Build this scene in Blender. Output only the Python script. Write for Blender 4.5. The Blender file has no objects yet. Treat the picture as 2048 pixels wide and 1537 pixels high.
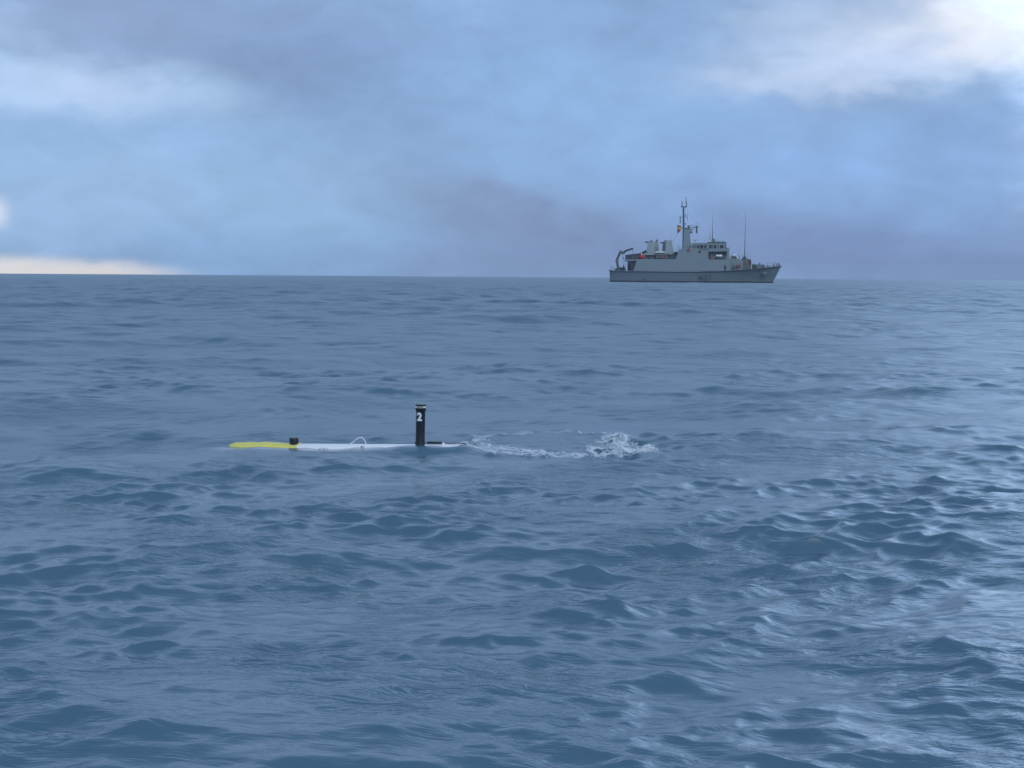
import bpy, bmesh, math, random
import numpy as np
from mathutils import Vector, Matrix

C = bpy.context.scene.collection
R = math.radians

# ------------------------------------------------------------------ camera
H_EYE = 1.5                      # eye height over the water, from a small boat
FPX, CX, CY = 2958.0, 1024.0, 768.5
PITCH, ROLL = R(4.163), R(0.392)
cam_data = bpy.data.cameras.new('camera')
cam_data.sensor_width = 36.0
cam_data.lens = 36.0 * FPX / 2048.0
cam_data.clip_start = 0.1
cam_data.clip_end = 30000.0
cam = bpy.data.objects.new('camera', cam_data)
C.objects.link(cam)
CAM_ROT = Matrix.Rotation(math.pi / 2 - PITCH, 3, 'X') @ Matrix.Rotation(ROLL, 3, 'Z')
cam.matrix_world = Matrix.Translation((0, 0, H_EYE)) @ CAM_ROT.to_4x4()
bpy.context.scene.camera = cam


def ray(u, v):
    return CAM_ROT @ Vector(((u - CX) / FPX, -(v - CY) / FPX, -1.0))


def at(u, v, Y):
    """world point seen at photo pixel (u, v) at depth Y"""
    d = ray(u, v)
    return Vector((0, 0, H_EYE)) + d * (Y / d.y)


def ground(u, v, z=0.0):
    d = ray(u, v)
    return Vector((0, 0, H_EYE)) + d * ((z - H_EYE) / d.z)


def azel(u, v):
    d = ray(u, v).normalized()
    return math.degrees(math.atan2(d.x, d.y)), math.degrees(math.asin(d.z))


# ------------------------------------------------------------------ light
SUN_AZ, SUN_EL = 152.0, 38.0
sd = bpy.data.lights.new('sun', 'SUN')
sd.energy = 0.9
sd.angle = R(40)
sd.color = (1.0, 0.96, 0.9)
sun = bpy.data.objects.new('sun', sd)
C.objects.link(sun)
sdir = Vector((math.sin(R(SUN_AZ)) * math.cos(R(SUN_EL)), math.cos(R(SUN_AZ)) * math.cos(R(SUN_EL)), math.sin(R(SUN_EL))))
sun.rotation_euler = sdir.to_track_quat('Z', 'Y').to_euler()
sun.location = sdir * 100

scn = bpy.context.scene
scn.view_settings.view_transform = 'Standard'
scn.view_settings.look = 'None'
scn.view_settings.gamma = 1.0
scn.view_settings.exposure = 0.0
scn.cycles.max_bounces = 6
scn.cycles.use_denoising = True


def lin(r, g, b):
    def f(c):
        c /= 255.0
        return c / 12.92 if c <= 0.04045 else ((c + 0.055) / 1.055) ** 2.4
    return (f(r), f(g), f(b), 1.0)


# ------------------------------------------------------------------ sky
world = bpy.data.worlds.new('World')
scn.world = world
world.use_nodes = True
nt = world.node_tree
nt.nodes.clear()


class NB:
    """small node-building helper"""
    def __init__(s, nt):
        s.nt = nt

    def n(s, t, **kw):
        nd = s.nt.nodes.new(t)
        for k, v in kw.items():
            setattr(nd, k, v)
        return nd

    def link(s, a, b):
        if isinstance(a, (int, float, tuple, list)):
            b.default_value = a
        else:
            s.nt.links.new(a, b)

    def m(s, op, a, b=None, c=None, clamp=False):
        nd = s.n('ShaderNodeMath', operation=op)
        nd.use_clamp = clamp
        s.link(a, nd.inputs[0])
        if b is not None:
            s.link(b, nd.inputs[1])
        if c is not None:
            s.link(c, nd.inputs[2])
        return nd.outputs[0]

    def mix(s, f, a, b, mode='MIX'):
        nd = s.n('ShaderNodeMix', data_type='RGBA', blend_type=mode)
        s.link(f, nd.inputs[0])
        s.link(a, nd.inputs[6])
        s.link(b, nd.inputs[7])
        return nd.outputs[2]

    def noise(s, vec, scale, detail=3, rough=0.5, dist=0.0):
        nd = s.n('ShaderNodeTexNoise')
        if vec is not None:
            s.nt.links.new(vec, nd.inputs['Vector'])
        nd.inputs['Scale'].default_value = scale
        nd.inputs['Detail'].default_value = detail
        nd.inputs['Roughness'].default_value = rough
        nd.inputs['Distortion'].default_value = dist
        return nd

    def ramp(s, fac, lo, hi):
        nd = s.n('ShaderNodeMapRange', interpolation_type='SMOOTHSTEP')
        s.link(fac, nd.inputs[0])
        nd.inputs[1].default_value = lo
        nd.inputs[2].default_value = hi
        return nd.outputs[0]


w = NB(nt)
tc = w.n('ShaderNodeTexCoord')
sep = w.n('ShaderNodeSeparateXYZ')
nt.links.new(tc.outputs['Generated'], sep.inputs[0])
az0 = w.m('MULTIPLY', w.m('ARCTAN2', sep.outputs[0], sep.outputs[1]), 180 / math.pi)
el0 = w.m('MULTIPLY', w.m('ARCSINE', sep.outputs[2]), 180 / math.pi)
comb = w.n('ShaderNodeCombineXYZ')
w.link(az0, comb.inputs[0])
w.link(w.m('MULTIPLY', el0, 2.0), comb.inputs[1])
warp = w.noise(comb.outputs[0], 0.16, 4, 0.5)
wsep = w.n('ShaderNodeSeparateXYZ')
nt.links.new(warp.outputs['Color'], wsep.inputs[0])
az = w.m('MULTIPLY_ADD', w.m('SUBTRACT', wsep.outputs[0], 0.5), 7.0, az0)
el = w.m('MULTIPLY_ADD', w.m('SUBTRACT', wsep.outputs[1], 0.5), 3.2, el0)
warpf = w.noise(comb.outputs[0], 0.7, 4, 0.55)
fsep = w.n('ShaderNodeSeparateXYZ')
nt.links.new(warpf.outputs['Color'], fsep.inputs[0])
az = w.m('MULTIPLY_ADD', w.m('SUBTRACT', fsep.outputs[0], 0.5), 2.2, az)
el = w.m('MULTIPLY_ADD', w.m('SUBTRACT', fsep.outputs[1], 0.5), 1.2, el)
# the near horizon keeps its own elevation so the bright strip stays level
el_lo = w.m('MULTIPLY_ADD', w.m('SUBTRACT', fsep.outputs[2], 0.5), 0.35, el0)

# base: overcast blue, going slightly greyer overhead
cn = w.noise(comb.outputs[0], 0.09, 6, 0.58, 0.3)
col = w.mix(w.ramp(cn.outputs[0], 0.36, 0.66), lin(133, 164, 207), lin(144, 186, 232))
col = w.mix(w.m('MULTIPLY', w.ramp(el0, 11.5, 17.0), w.m('MULTIPLY_ADD', cn.outputs[0], 1.2, 0.25)), col, (0.58, 0.86, 1.24, 1))
col = w.mix(w.ramp(el0, 16.0, 56.0), col, lin(108, 142, 182))
BL = []


def blob(u, v, su, sv, rot, rgb, k, p=1.0, warpd=True):
    """cloud patch centred at the direction of photo pixel (u, v), sizes in 1/51.6 degree"""
    global col
    a0, e0 = azel(u, v)
    su /= 51.6
    sv /= 51.6
    A, E = (az, el) if warpd else (az0, el_lo)
    da = w.m('SUBTRACT', A, a0)
    de = w.m('SUBTRACT', E, e0)
    c, s_ = math.cos(R(rot)), math.sin(R(rot))
    x = w.m('ADD', w.m('MULTIPLY', da, c / su), w.m('MULTIPLY', de, s_ / su))
    y = w.m('ADD', w.m('MULTIPLY', da, -s_ / sv), w.m('MULTIPLY', de, c / sv))
    d2 = w.m('ADD', w.m('MULTIPLY', x, x), w.m('MULTIPLY', y, y))
    if p != 1.0:
        d2 = w.m('POWER', d2, p)
    g = w.m('MULTIPLY', w.m('EXPONENT', w.m('MULTIPLY', d2, -1.0)), k)
    col = w.mix(g, col, rgb)


# dark mauve bands
blob(250, 10, 420, 75, 0, lin(134, 158, 200), 0.9)
blob(620, 140, 200, 65, 12, lin(121, 146, 189), 0.95)
blob(700, 260, 260, 110, -20, lin(128, 157, 200), 0.85)
blob(900, 410, 120, 40, -10, lin(120, 144, 182), 0.95, 1.3)
blob(1080, 452, 220, 50, -12, lin(126, 144, 184), 0.95, 1.2)
blob(1150, 520, 500, 45, 0, lin(128, 148, 192), 0.6)
blob(1700, 490, 560, 105, 0, lin(117, 141, 188), 0.8)
blob(1950, 530, 300, 70, 0, lin(120, 142, 188), 0.7)
blob(1120, 60, 500, 60, 0, lin(138, 168, 214), 0.6)
# paler blue openings
blob(1250, 190, 420, 120, 0, lin(146, 183, 230), 0.8)
blob(1650, 330, 500, 100, 0, lin(143, 180, 234), 0.8)
blob(330, 270, 380, 60, 0, lin(144, 182, 228), 0.7)
blob(200, 380, 330, 80, 4, lin(158, 192, 234), 0.8)
blob(620, 400, 260, 70, 0, lin(150, 184, 226), 0.7)
blob(110, 450, 230, 50, 0, lin(156, 190, 232), 0.7)
# bright patches
blob(80, 150, 330, 62, -6, lin(178, 208, 246), 1.0, 1.3)
blob(200, 160, 110, 45, -10, lin(190, 214, 250), 0.7)
blob(-12, 425, 26, 28, 0, lin(220, 232, 252), 0.9, 1.3, False)
blob(1860, 110, 330, 65, -4, lin(200, 220, 250), 1.0, 1.4)
blob(1700, 120, 270, 38, 4, lin(196, 214, 246), 0.85, 1.2)
blob(2010, 25, 240, 92, -8, lin(236, 240, 250), 1.0, 1.5)
blob(2060, 20, 170, 90, 0, (0.90, 0.93, 0.99, 1), 0.8, 1.3)
blob(1620, 20, 130, 40, 0, lin(200, 220, 250), 0.4)
# the wide bright break the right-hand one belongs to, above and beyond the frame
blob(2950, -950, 950, 880, 0, (1.0, 1.4, 2.1, 1), 0.95, 4.0)
blob(-1300, -500, 900, 500, 0, lin(186, 200, 232), 0.8)
blob(1000, -560, 1000, 420, 0, (0.64, 0.84, 1.20, 1), 0.8, 3.0)
blob(3000, 40, 640, 600, 0, (1.9, 2.5, 3.3, 1), 0.95, 3.0)
blob(2150, -370, 370, 290, 0, (1.15, 1.75, 2.6, 1), 0.9, 3.0)
# clear strip low over the left horizon
blob(-60, 550, 340, 36, 0, (0.96, 0.93, 0.90, 1), 1.0, 2.6, False)
blob(150, 548, 170, 22, 0, lin(250, 240, 232), 0.7, 1.6, False)

fine = w.noise(comb.outputs[0], 0.35, 6, 0.6, 0.4)
shade = w.m('MULTIPLY_ADD', w.m('SUBTRACT', fine.outputs[0], 0.5), 0.40, 1.0)
vm = w.n('ShaderNodeVectorMath', operation='SCALE')
nt.links.new(col, vm.inputs[0])
nt.links.new(shade, vm.inputs[3])

SKY_STR = 0.1
sky = w.n('ShaderNodeTexSky', sky_type='NISHITA')
sky.sun_disc = False
sky.sun_elevation = R(SUN_EL)
sky.sun_rotation = R(SUN_AZ)
sky.air_density = 1.0
sky.dust_density = 2.0
cl = w.n('ShaderNodeVectorMath', operation='SCALE')
nt.links.new(vm.outputs[0], cl.inputs[0])
cl.inputs[3].default_value = 1.0 / SKY_STR
over = w.mix(0.94, sky.outputs[0], cl.outputs[0])   # cloud cover over the clear sky
bg = w.n('ShaderNodeBackground')
nt.links.new(over, bg.inputs[0])
bg.inputs[1].default_value = SKY_STR
wo = w.n('ShaderNodeOutputWorld')
nt.links.new(bg.outputs[0], wo.inputs[0])


# ------------------------------------------------------------------ helpers
def tag(o, label=None, cat=None, group=None, kind=None):
    if label: o['label'] = label
    if cat: o['category'] = cat
    if group: o['group'] = group
    if kind: o['kind'] = kind
    return o


def empty(name, loc=(0, 0, 0), rz=0.0):
    o = bpy.data.objects.new(name, None)
    o.empty_display_size = 0.3
    C.objects.link(o)
    o.location = loc
    o.rotation_euler = (0, 0, rz)
    return o


class MB:
    def __init__(s):
        s.v, s.f = [], []

    def add(s, vs, fs):
        k = len(s.v)
        s.v += [tuple(p) for p in vs]
        s.f += [tuple(i + k for i in f) for f in fs]
        return s

    def box(s, x0, x1, y0, y1, z0, z1):
        vs = [(x, y, z) for z in (z0, z1) for y in (y0, y1) for x in (x0, x1)]
        return s.add(vs, [(0, 2, 3, 1), (4, 5, 7, 6), (0, 1, 5, 4), (2, 6, 7, 3), (0, 4, 6, 2), (1, 3, 7, 5)])

    def prism(s, pts, y0, y1, inset=0.0):
        """side outline (x, z) extruded across the beam; the top narrows by inset"""
        n = len(pts)
        zmin = min(p[1] for p in pts)
        zmax = max(p[1] for p in pts)
        def yy(y, z):
            t = (z - zmin) / max(zmax - zmin, 1e-6)
            m = (y0 + y1) / 2
            return y + (m - y) / max(abs(m - y), 1e-6) * inset * t
        vs = [(x, yy(y0, z), z) for x, z in pts] + [(x, yy(y1, z), z) for x, z in pts]
        fs = [tuple(range(n)), tuple(reversed(range(n, 2 * n)))]
        fs += [((i + 1) % n, i, n + i, n + (i + 1) % n) for i in range(n)]
        return s.add(vs, fs)

    def tube(s, path, r, n=8, caps=True):
        path = [Vector(p) for p in path]
        rs = r if isinstance(r, (list, tuple)) else [r] * len(path)
        rings = []
        up = None
        for i, p in enumerate(path):
            d = (path[min(i + 1, len(path) - 1)] - path[max(i - 1, 0)]).normalized()
            if up is None:
                up = Vector((0, 0, 1)) if abs(d.z) < 0.9 else Vector((1, 0, 0))
            a = d.cross(up).normalized()
            b = a.cross(d).normalized()
            up = b
            rings.append([p + (a * math.cos(2 * math.pi * k / n) + b * math.sin(2 * math.pi * k / n)) * rs[i] for k in range(n)])
        vs = [q for g in rings for q in g]
        fs = []
        for i in range(len(path) - 1):
            for k in range(n):
                fs.append((i * n + k, i * n + (k + 1) % n, (i + 1) * n + (k + 1) % n, (i + 1) * n + k))
        if caps:
            fs.append(tuple(reversed(range(n))))
            fs.append(tuple(range((len(path) - 1) * n, len(path) * n)))
        return s.add(vs, fs)

    def lathe(s, prof, c=(0, 0, 0), n=24, axis='z'):
        """profile of (radius, height)"""
        vs, fs = [], []
        for r_, z in prof:
            for k in range(n):
                a = 2 * math.pi * k / n
                p = (r_ * math.cos(a), r_ * math.sin(a), z)
                if axis == 'x':
                    p = (p[2], p[0], p[1])
                vs.append((p[0] + c[0], p[1] + c[1], p[2] + c[2]))
        for i in range(len(prof) - 1):
            for k in range(n):
                fs.append((i * n + k, i * n + (k + 1) % n, (i + 1) * n + (k + 1) % n, (i + 1) * n + k))
        if prof[0][0] > 1e-6:
            fs.append(tuple(reversed(range(n))))
        if prof[-1][0] > 1e-6:
            fs.append(tuple(range((len(prof) - 1) * n, len(prof) * n)))
        return s.add(vs, fs)

    def ball(s, c, rx, ry, rz, n=14, m=9, lo=-90):
        prof = []
        for i in range(m + 1):
            a = R(lo + (90 - lo) * i / m)
            prof.append((math.cos(a), math.sin(a)))
        k = len(s.v)
        s.lathe([(max(p[0], 1e-4), p[1]) for p in prof], (0, 0, 0), n)
        for i in range(k, len(s.v)):
            x, y, z = s.v[i]
            s.v[i] = (c[0] + x * rx, c[1] + y * ry, c[2] + z * rz)
        return s

    def build(s, name, mat, parent=None, smooth=False, bevel=0.0, loc=None):
        me = bpy.data.meshes.new(name)
        me.from_pydata(s.v, [], s.f)
        bm = bmesh.new()
        bm.from_mesh(me)
        bmesh.ops.recalc_face_normals(bm, faces=bm.faces)
        bm.to_mesh(me)
        bm.free()
        me.materials.append(mat)
        if smooth:
            me.shade_smooth()
            me.set_sharp_from_angle(angle=R(40))
        o = bpy.data.objects.new(name, me)
        C.objects.link(o)
        if parent:
            o.parent = parent
        if bevel:
            b = o.modifiers.new('bevel', 'BEVEL')
            b.width = bevel
            b.segments = 2
            b.limit_method = 'ANGLE'
        return o


def paint(name, rgb, rough=0.5, var=0.08, scale=1.2, streak=0.0, metal=0.0, coat=0.0):
    m = bpy.data.materials.new(name)
    m.use_nodes = True
    t = NB(m.node_tree)
    p = m.node_tree.nodes['Principled BSDF']
    tcx = t.n('ShaderNodeTexCoord')
    n1 = t.noise(tcx.outputs['Object'], scale, 5, 0.6)
    f = t.m('MULTIPLY_ADD', t.m('SUBTRACT', n1.outputs[0], 0.5), var * 2, 1.0)
    if streak:
        mp = t.n('ShaderNodeMapping')
        mp.inputs['Scale'].default_value = (2.2, 2.2, 0.12)
        m.node_tree.links.new(tcx.outputs['Object'], mp.inputs[0])
        n2 = t.noise(mp.outputs[0], 1.0, 4, 0.6)
        f = t.m('MULTIPLY', f, t.m('MULTIPLY_ADD', t.m('SUBTRACT', n2.outputs[0], 0.5), streak * 2, 1.0))
    v = t.n('ShaderNodeVectorMath', operation='SCALE')
    v.inputs[0].default_value = rgb[:3]
    m.node_tree.links.new(f, v.inputs[3])
    m.node_tree.links.new(v.outputs[0], p.inputs['Base Color'])
    p.inputs['Roughness'].default_value = rough
    p.inputs['Metallic'].default_value = metal
    p.inputs['Coat Weight'].default_value = coat
    return m


M = {
    'super': paint('pale_grey_paint', (0.235, 0.285, 0.31), 0.55, 0.05, 0.5, 0.05),
    'funnel': paint('funnel_paint', (0.31, 0.36, 0.37), 0.55, 0.05, 0.5, 0.08),
    'front': paint('bridge_paint', (0.225, 0.275, 0.30), 0.55, 0.05, 0.5, 0.05),
    'hull': paint('hull_grey_paint', (0.15, 0.19, 0.22), 0.5, 0.05, 0.4, 0.07),
    'boot': paint('black_boot_topping', (0.04, 0.045, 0.05), 0.5),
    'strake': paint('dark_strake', (0.11, 0.125, 0.14), 0.6),
    'deck': paint('deck_grey', (0.16, 0.18, 0.18), 0.8),
    'dark': paint('dark_gear_and_shade', (0.06, 0.07, 0.085), 0.6, 0.2, 1.5),
    'shade': paint('dark_grey_paint', (0.14, 0.155, 0.165), 0.6, 0.1, 1.0),
    'black': paint('black_and_recess_shade', (0.022, 0.024, 0.028), 0.6, 0.2),
    'glass': paint('bridge_glass', (0.02, 0.03, 0.035), 0.12, 0.0),
    'white': paint('white_gelcoat', (0.72, 0.74, 0.74), 0.4, 0.03),
    'red': paint('red_fabric', (0.55, 0.035, 0.05), 0.7, 0.1, 2.0),
    'orange': paint('orange_fabric', (0.5, 0.12, 0.06), 0.8, 0.1, 3.0),
    'green': paint('grey_green_paint', (0.16, 0.23, 0.2), 0.6, 0.05),
    'brown': paint('brown_gear', (0.24, 0.17, 0.13), 0.8, 0.2, 2.0),
    'yellowflag': paint('yellow_bunting', (0.75, 0.5, 0.08), 0.8, 0.03),
    'navy': paint('navy_clothing', (0.03, 0.035, 0.06), 0.9, 0.1, 4.0),
    'skin': paint('skin', (0.45, 0.27, 0.2), 0.6, 0.05),
    'pennant': paint('pennant_grey', (0.115, 0.148, 0.175), 0.6, 0.03),
}

# ------------------------------------------------------------------ water
AUV_Y = 12.7
A_NOSE = at(458, 889, AUV_Y)
A_TAIL = at(935, 890, AUV_Y)
A_MAST = at(839, 889, AUV_Y)
BOIL = ground(1095, 889)
BOIL2 = ground(1212, 907)

DR_NEAR = 0.0027


def sea_grid():
    # radii
    rs = [0.4]
    while rs[-1] < 3600:
        r = rs[-1]
        if r < 3.6:
            dr = 0.12
        elif r < 400:
            dr = max(0.011, r * DR_NEAR)
        else:
            dr = r * 0.006
        rs.append(r + dr)
    rs = np.array(rs)
    fine_a = np.radians(np.linspace(-22.5, 22.5, 1300))
    coarse = np.radians(np.concatenate([22.5 + (337.5 - 22.5) * (np.linspace(0, 1, 122)[1:-1])]))
    an = np.concatenate([fine_a, coarse])
    return rs, an


def band_field(lam, slope, N, seed, theta0, spread, tile):
    rng = np.random.default_rng(seed)
    L = tile
    k1 = 2 * np.pi * np.fft.fftfreq(N, L / N)
    kx, ky = np.meshgrid(k1, k1, indexing='xy')
    k = np.hypot(kx, ky)
    k[0, 0] = 1
    lo, hi = 2 * np.pi / (2 * lam), 2 * np.pi / lam
    x = np.log(k / math.sqrt(lo * hi)) / math.log(math.sqrt(2) * 1.25)
    W = np.exp(-x ** 4)
    th = np.arctan2(ky, kx)
    D = np.clip(np.cos(th - theta0), 0, 1) ** spread + 0.04
    amp = W * np.sqrt(D) / k ** 2
    amp[0, 0] = 0
    ph = rng.normal(size=(N, N)) + 1j * rng.normal(size=(N, N))
    h = amp * ph
    sx = np.fft.ifft2(1j * kx * h).real
    sy = np.fft.ifft2(1j * ky * h).real
    sc = slope / math.sqrt(np.mean(sx ** 2 + sy ** 2))
    z = np.fft.ifft2(h).real * sc
    dx = np.fft.ifft2(1j * kx / k * h).real * sc
    dy = np.fft.ifft2(1j * ky / k * h).real * sc
    return np.stack([dx, dy, z], -1).astype(np.float32), L


def sample(field, L, x, y):
    N = field.shape[0]
    u = (x / L * N) % N
    v = (y / L * N) % N
    i0 = np.floor(u).astype(np.int32); j0 = np.floor(v).astype(np.int32)
    fu = (u - i0).astype(np.float32)[:, None]; fv = (v - j0).astype(np.float32)[:, None]
    i0 %= N; j0 %= N
    i1 = (i0 + 1) % N; j1 = (j0 + 1) % N
    return (field[j0, i0] * (1 - fu) + field[j0, i1] * fu) * (1 - fv) + (field[j1, i0] * (1 - fu) + field[j1, i1] * fu) * fv


#        lam   slope  theta(deg, travel)  spread
BANDS = [(7.0, 0.024, -75, 4),
         (3.5, 0.036, -65, 4),
         (1.75, 0.050, -82, 4),
         (0.9, 0.048, -64, 3),
         (0.45, 0.074, -88, 2.5),
         (0.22, 0.110, -66, 2.5),
         (0.11, 0.110, -84, 2.5),
         (0.055, 0.050, -66, 2.5)]


def smooth(t):
    t = np.clip(t, 0, 1)
    return t * t * (3 - 2 * t)


def fold(x, y, cx, cy, sx, sy, rot=0.0):
    c, s = math.cos(R(rot)), math.sin(R(rot))
    dx, dy = x - cx, y - cy
    a = (dx * c + dy * s) / sx
    b = (-dx * s + dy * c) / sy
    return a, b


def make_water():
    rs, an = sea_grid()
    nr, na = len(rs), len(an)
    RR, AA = np.meshgrid(rs, an, indexing='ij')
    r = RR.ravel(); a = AA.ravel()
    x = r * np.sin(a); y = r * np.cos(a)
    dr = np.gradient(rs)
    sp = np.repeat(dr, na)
    coarse = (np.arange(nr * na) % na) >= 1300
    sp = np.where(coarse, np.maximum(sp, r * R(2.65)), np.maximum(sp, r * R(0.035)))
    disp = np.zeros((nr * na, 3), np.float32)
    lost = np.zeros(nr * na, np.float32)
    lost1 = np.zeros(nr * na, np.float32)
    lost2 = np.zeros(nr * na, np.float32)
    # masks
    d_auv = np.hypot(np.clip(np.abs(x - (A_NOSE.x + A_TAIL.x) / 2) - 1.1, 0, None) / 0.5, (y - AUV_Y) / 0.45)
    calm = np.exp(-d_auv ** 2)
    d_b = np.hypot((x - BOIL.x - 0.2) / 1.5, (y - BOIL.y) / 1.6)
    calm_big = np.maximum(calm, np.exp(-d_b ** 4))
    ba, bb = fold(x, y, BOIL.x, BOIL.y, 0.72, 0.95)
    wob = 0.09 * np.sin(3 * np.arctan2(bb, ba) + 1.0) + 0.06 * np.sin(7 * np.arctan2(bb, ba)) + 0.04 * np.sin(13 * np.arctan2(bb, ba) + 2)
    br = np.hypot(ba, bb) + wob
    inside = smooth((1.0 - br) / 0.35)
    ring = np.exp(-((br - 1.0) / 0.24) ** 2)
    halo = np.exp(-((br - 1.05) / 0.5) ** 2)
    b2a, b2b = fold(x, y, BOIL2.x, BOIL2.y, 0.16, 0.20)
    br2 = np.hypot(b2a, b2b)
    ring2 = np.exp(-((br2 - 1.0) / 0.3) ** 2)
    ta, tb = fold(x, y, ground(1240, 897).x, ground(1240, 897).y, 0.62, 1.0)
    turb = np.exp(-(ta ** 2 + tb ** 2) ** 1.5)
    tt = ground(960, 896)
    ta, tb = fold(x, y, tt.x, tt.y, 0.45, 0.38)
    tr_ = ground(1300, 896)
    ra_, rb_ = fold(x, y, tr_.x, tr_.y, 0.40, 0.7)
    turb_r = np.exp(-(ra_ ** 2 + rb_ ** 2) ** 1.5)
    turb_t = np.exp(-(ta ** 2 + tb ** 2) ** 1.5)
    sp_ = ground(1640, 1060)
    steep = np.exp(-(((x - sp_.x) / 1.1) ** 2 + ((y - sp_.y) / 1.3) ** 2))
    # gustiness: patches of smoother and rougher ripples
    gust, gL = band_field(9.0, 1.0, 128, 99, -80, 0.5, 160.0)
    g = sample(gust, gL, x, y)[:, 2]
    g = np.clip(g / (g.std() + 1e-9), -2, 2)
    gust2, gL2 = band_field(1.3, 1.0, 256, 98, -80, 0.5, 31.0)
    g2 = sample(gust2, gL2, x, y)[:, 2]
    g2 = np.clip(g2 / (g2.std() + 1e-9), -2, 0.6) * (r < 120)
    for i, (lam, sl, th, spd) in enumerate(BANDS):
        tile = lam * 26.0
        f, L = band_field(lam, sl, 512, 11 + i, R(th), spd, tile)
        wgt = smooth((lam / sp - 1.8) / 2.2)
        idx = np.nonzero(wgt > 0.001)[0]
        rot = R(17.0 * i + 5)
        c, s = math.cos(rot), math.sin(rot)
        # the tile is turned so repeats of different bands never line up
        X = x[idx] * c + y[idx] * s + 31.7 * i
        Y = -x[idx] * s + y[idx] * c + 12.3 * i
        f2, _ = band_field(lam, sl, 512, 11 + i, R(th) - rot, spd, tile)
        d = sample(f2, L, X, Y)
        dxy = d[:, :2].copy()
        d[:, 0] = dxy[:, 0] * c - dxy[:, 1] * s
        d[:, 1] = dxy[:, 0] * s + dxy[:, 1] * c
        m = wgt[idx]
        if lam < 1.0:
            m = m * np.exp((0.25 * g[idx] + 0.5 * g2[idx]) * (1.0 if lam < 0.4 else 0.6)) * 0.85
            m = m * (1 - 0.85 * inside[idx]) * (1 + 0.6 * (ring[idx] + ring2[idx]) + 0.5 * turb[idx])
        m = m * (1 - 0.8 * calm_big[idx]) if lam > 0.8 else m * (1 - (0.8 if lam > 0.4 else 0.4) * calm[idx])
        m = m * (1 - 0.5 * inside[idx])
        if lam > 0.8:
            m = m * (1 + 0.7 * smooth((r[idx] - 25) / 60))
        if 0.3 < lam < 4:
            m = m * (1 - 0.4 * steep[idx])
        chop = 1.0
        disp[idx, 0] += d[:, 0] * m * chop
        disp[idx, 1] += d[:, 1] * m * chop
        disp[idx, 2] += d[:, 2] * m
        lost += (1 - wgt ** 2) * sl ** 2
        if lam < 0.3:
            pass
        elif lam < 1.0:
            lost1 += (1 - wgt) * 0.5
        else:
            lost2 += (1 - wgt) / 3
        del f, f2, d
    z = disp[:, 2]
    # turbulence behind the vehicle
    tf, tL = band_field(0.16, 0.32, 512, 77, 0, 0.0, 4.1)
    tmask = ring * 0.8 + ring2 * 0.7 + turb * 0.45 + turb_t * 0.35
    near = (tmask > 0.01) & (r < 60)
    idx = np.nonzero(near)[0]
    d = sample(tf, tL, x[idx], y[idx])
    for k in range(3):
        disp[idx, k] += d[:, k] * np.clip(tmask[idx], 0, 1)
    z += 0.022 * inside * np.clip(1 - br * 0.5, 0, 1) - 0.02 * np.exp(-((br - 1.25) / 0.2) ** 2) + 0.015 * ring
    z += 0.05 * np.exp(-br2 ** 2) + 0.02 * ring2
    # water heaped along the near side of the body under the mast
    q1, q2 = fold(x, y, A_MAST.x + 0.17, AUV_Y - 0.25, 0.58, 0.17)
    z += 0.060 * np.exp(-(q1 ** 2 + q2 ** 2))
    z += 0.020 * calm
    q1, q2 = fold(x, y, A_NOSE.x + 0.22, AUV_Y - 0.20, 0.34, 0.18)
    z += 0.024 * np.exp(-(q1 ** 2 + q2 ** 2))
    # individual larger crests seen in the photograph
    def crest(u, v, wx, wy, hgt, rot=0.0, lean=0.35):
        p = ground(u, v)
        a_, b_ = fold(x, y, p.x, p.y, wx, wy, rot)
        b2 = b_ + lean * a_ * a_
        rr_ = np.sqrt(a_ ** 2 * 0.6 + b2 ** 2 + 0.012) - 0.11
        return 0.8 * hgt * np.exp(-1.5 * rr_) * (1 + 0.25 * g2)
    for cc in [(1210, 1205, 0.17, 0.20, 0.085, 0), (1255, 962, 0.30, 0.30, 0.075, 6), (1915, 1090, 0.16, 0.16, 0.04, 0),
               (1500, 1170, 0.30, 0.30, 0.05, -10), (1900, 1275, 0.16, 0.2, 0.06, -12), (1380, 1330, 0.14, 0.16, 0.05, -20),
               (700, 940, 0.7, 0.35, 0.06, 8), (90, 950, 0.8, 0.4, 0.07, 0), (290, 860, 0.5, 0.35, 0.06, 0),
               (700, 1010, 0.5, 0.35, 0.05, 0), (1600, 1010, 0.7, 0.4, 0.015, 0), (300, 1240, 0.35, 0.3, 0.045, 0),
               (1760, 790, 0.8, 0.6, 0.07, 0), (1420, 780, 0.9, 0.7, 0.08, 0), (1160, 760, 0.9, 0.7, 0.08, 0),
               (540, 636, 3.0, 2.0, 0.16, 0), (1990, 790, 0.8, 0.7, 0.08, 0), (340, 1495, 0.14, 0.15, 0.035, 20),
               (820, 1480, 0.14, 0.15, 0.03, -30), (390, 1410, 0.13, 0.1, 0.03, -30), (910, 1280, 0.2, 0.2, 0.035, 0)]:
        z += crest(*cc)
    disp[:, 2] = z
    co = np.stack([x + disp[:, 0], y + disp[:, 1], disp[:, 2]], -1).astype(np.float32)
    # foam mask
    foam = ring * (1.0 + 0.06 * np.sign(-bb)) + ring2 * 0.55 + turb * 0.13 + turb_t * 0.58 + 0.40 * turb_r + 0.30 * halo * smooth((br - 0.7) / 0.2) * (0.55 - 0.45 * np.tanh(bb * 2))
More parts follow.
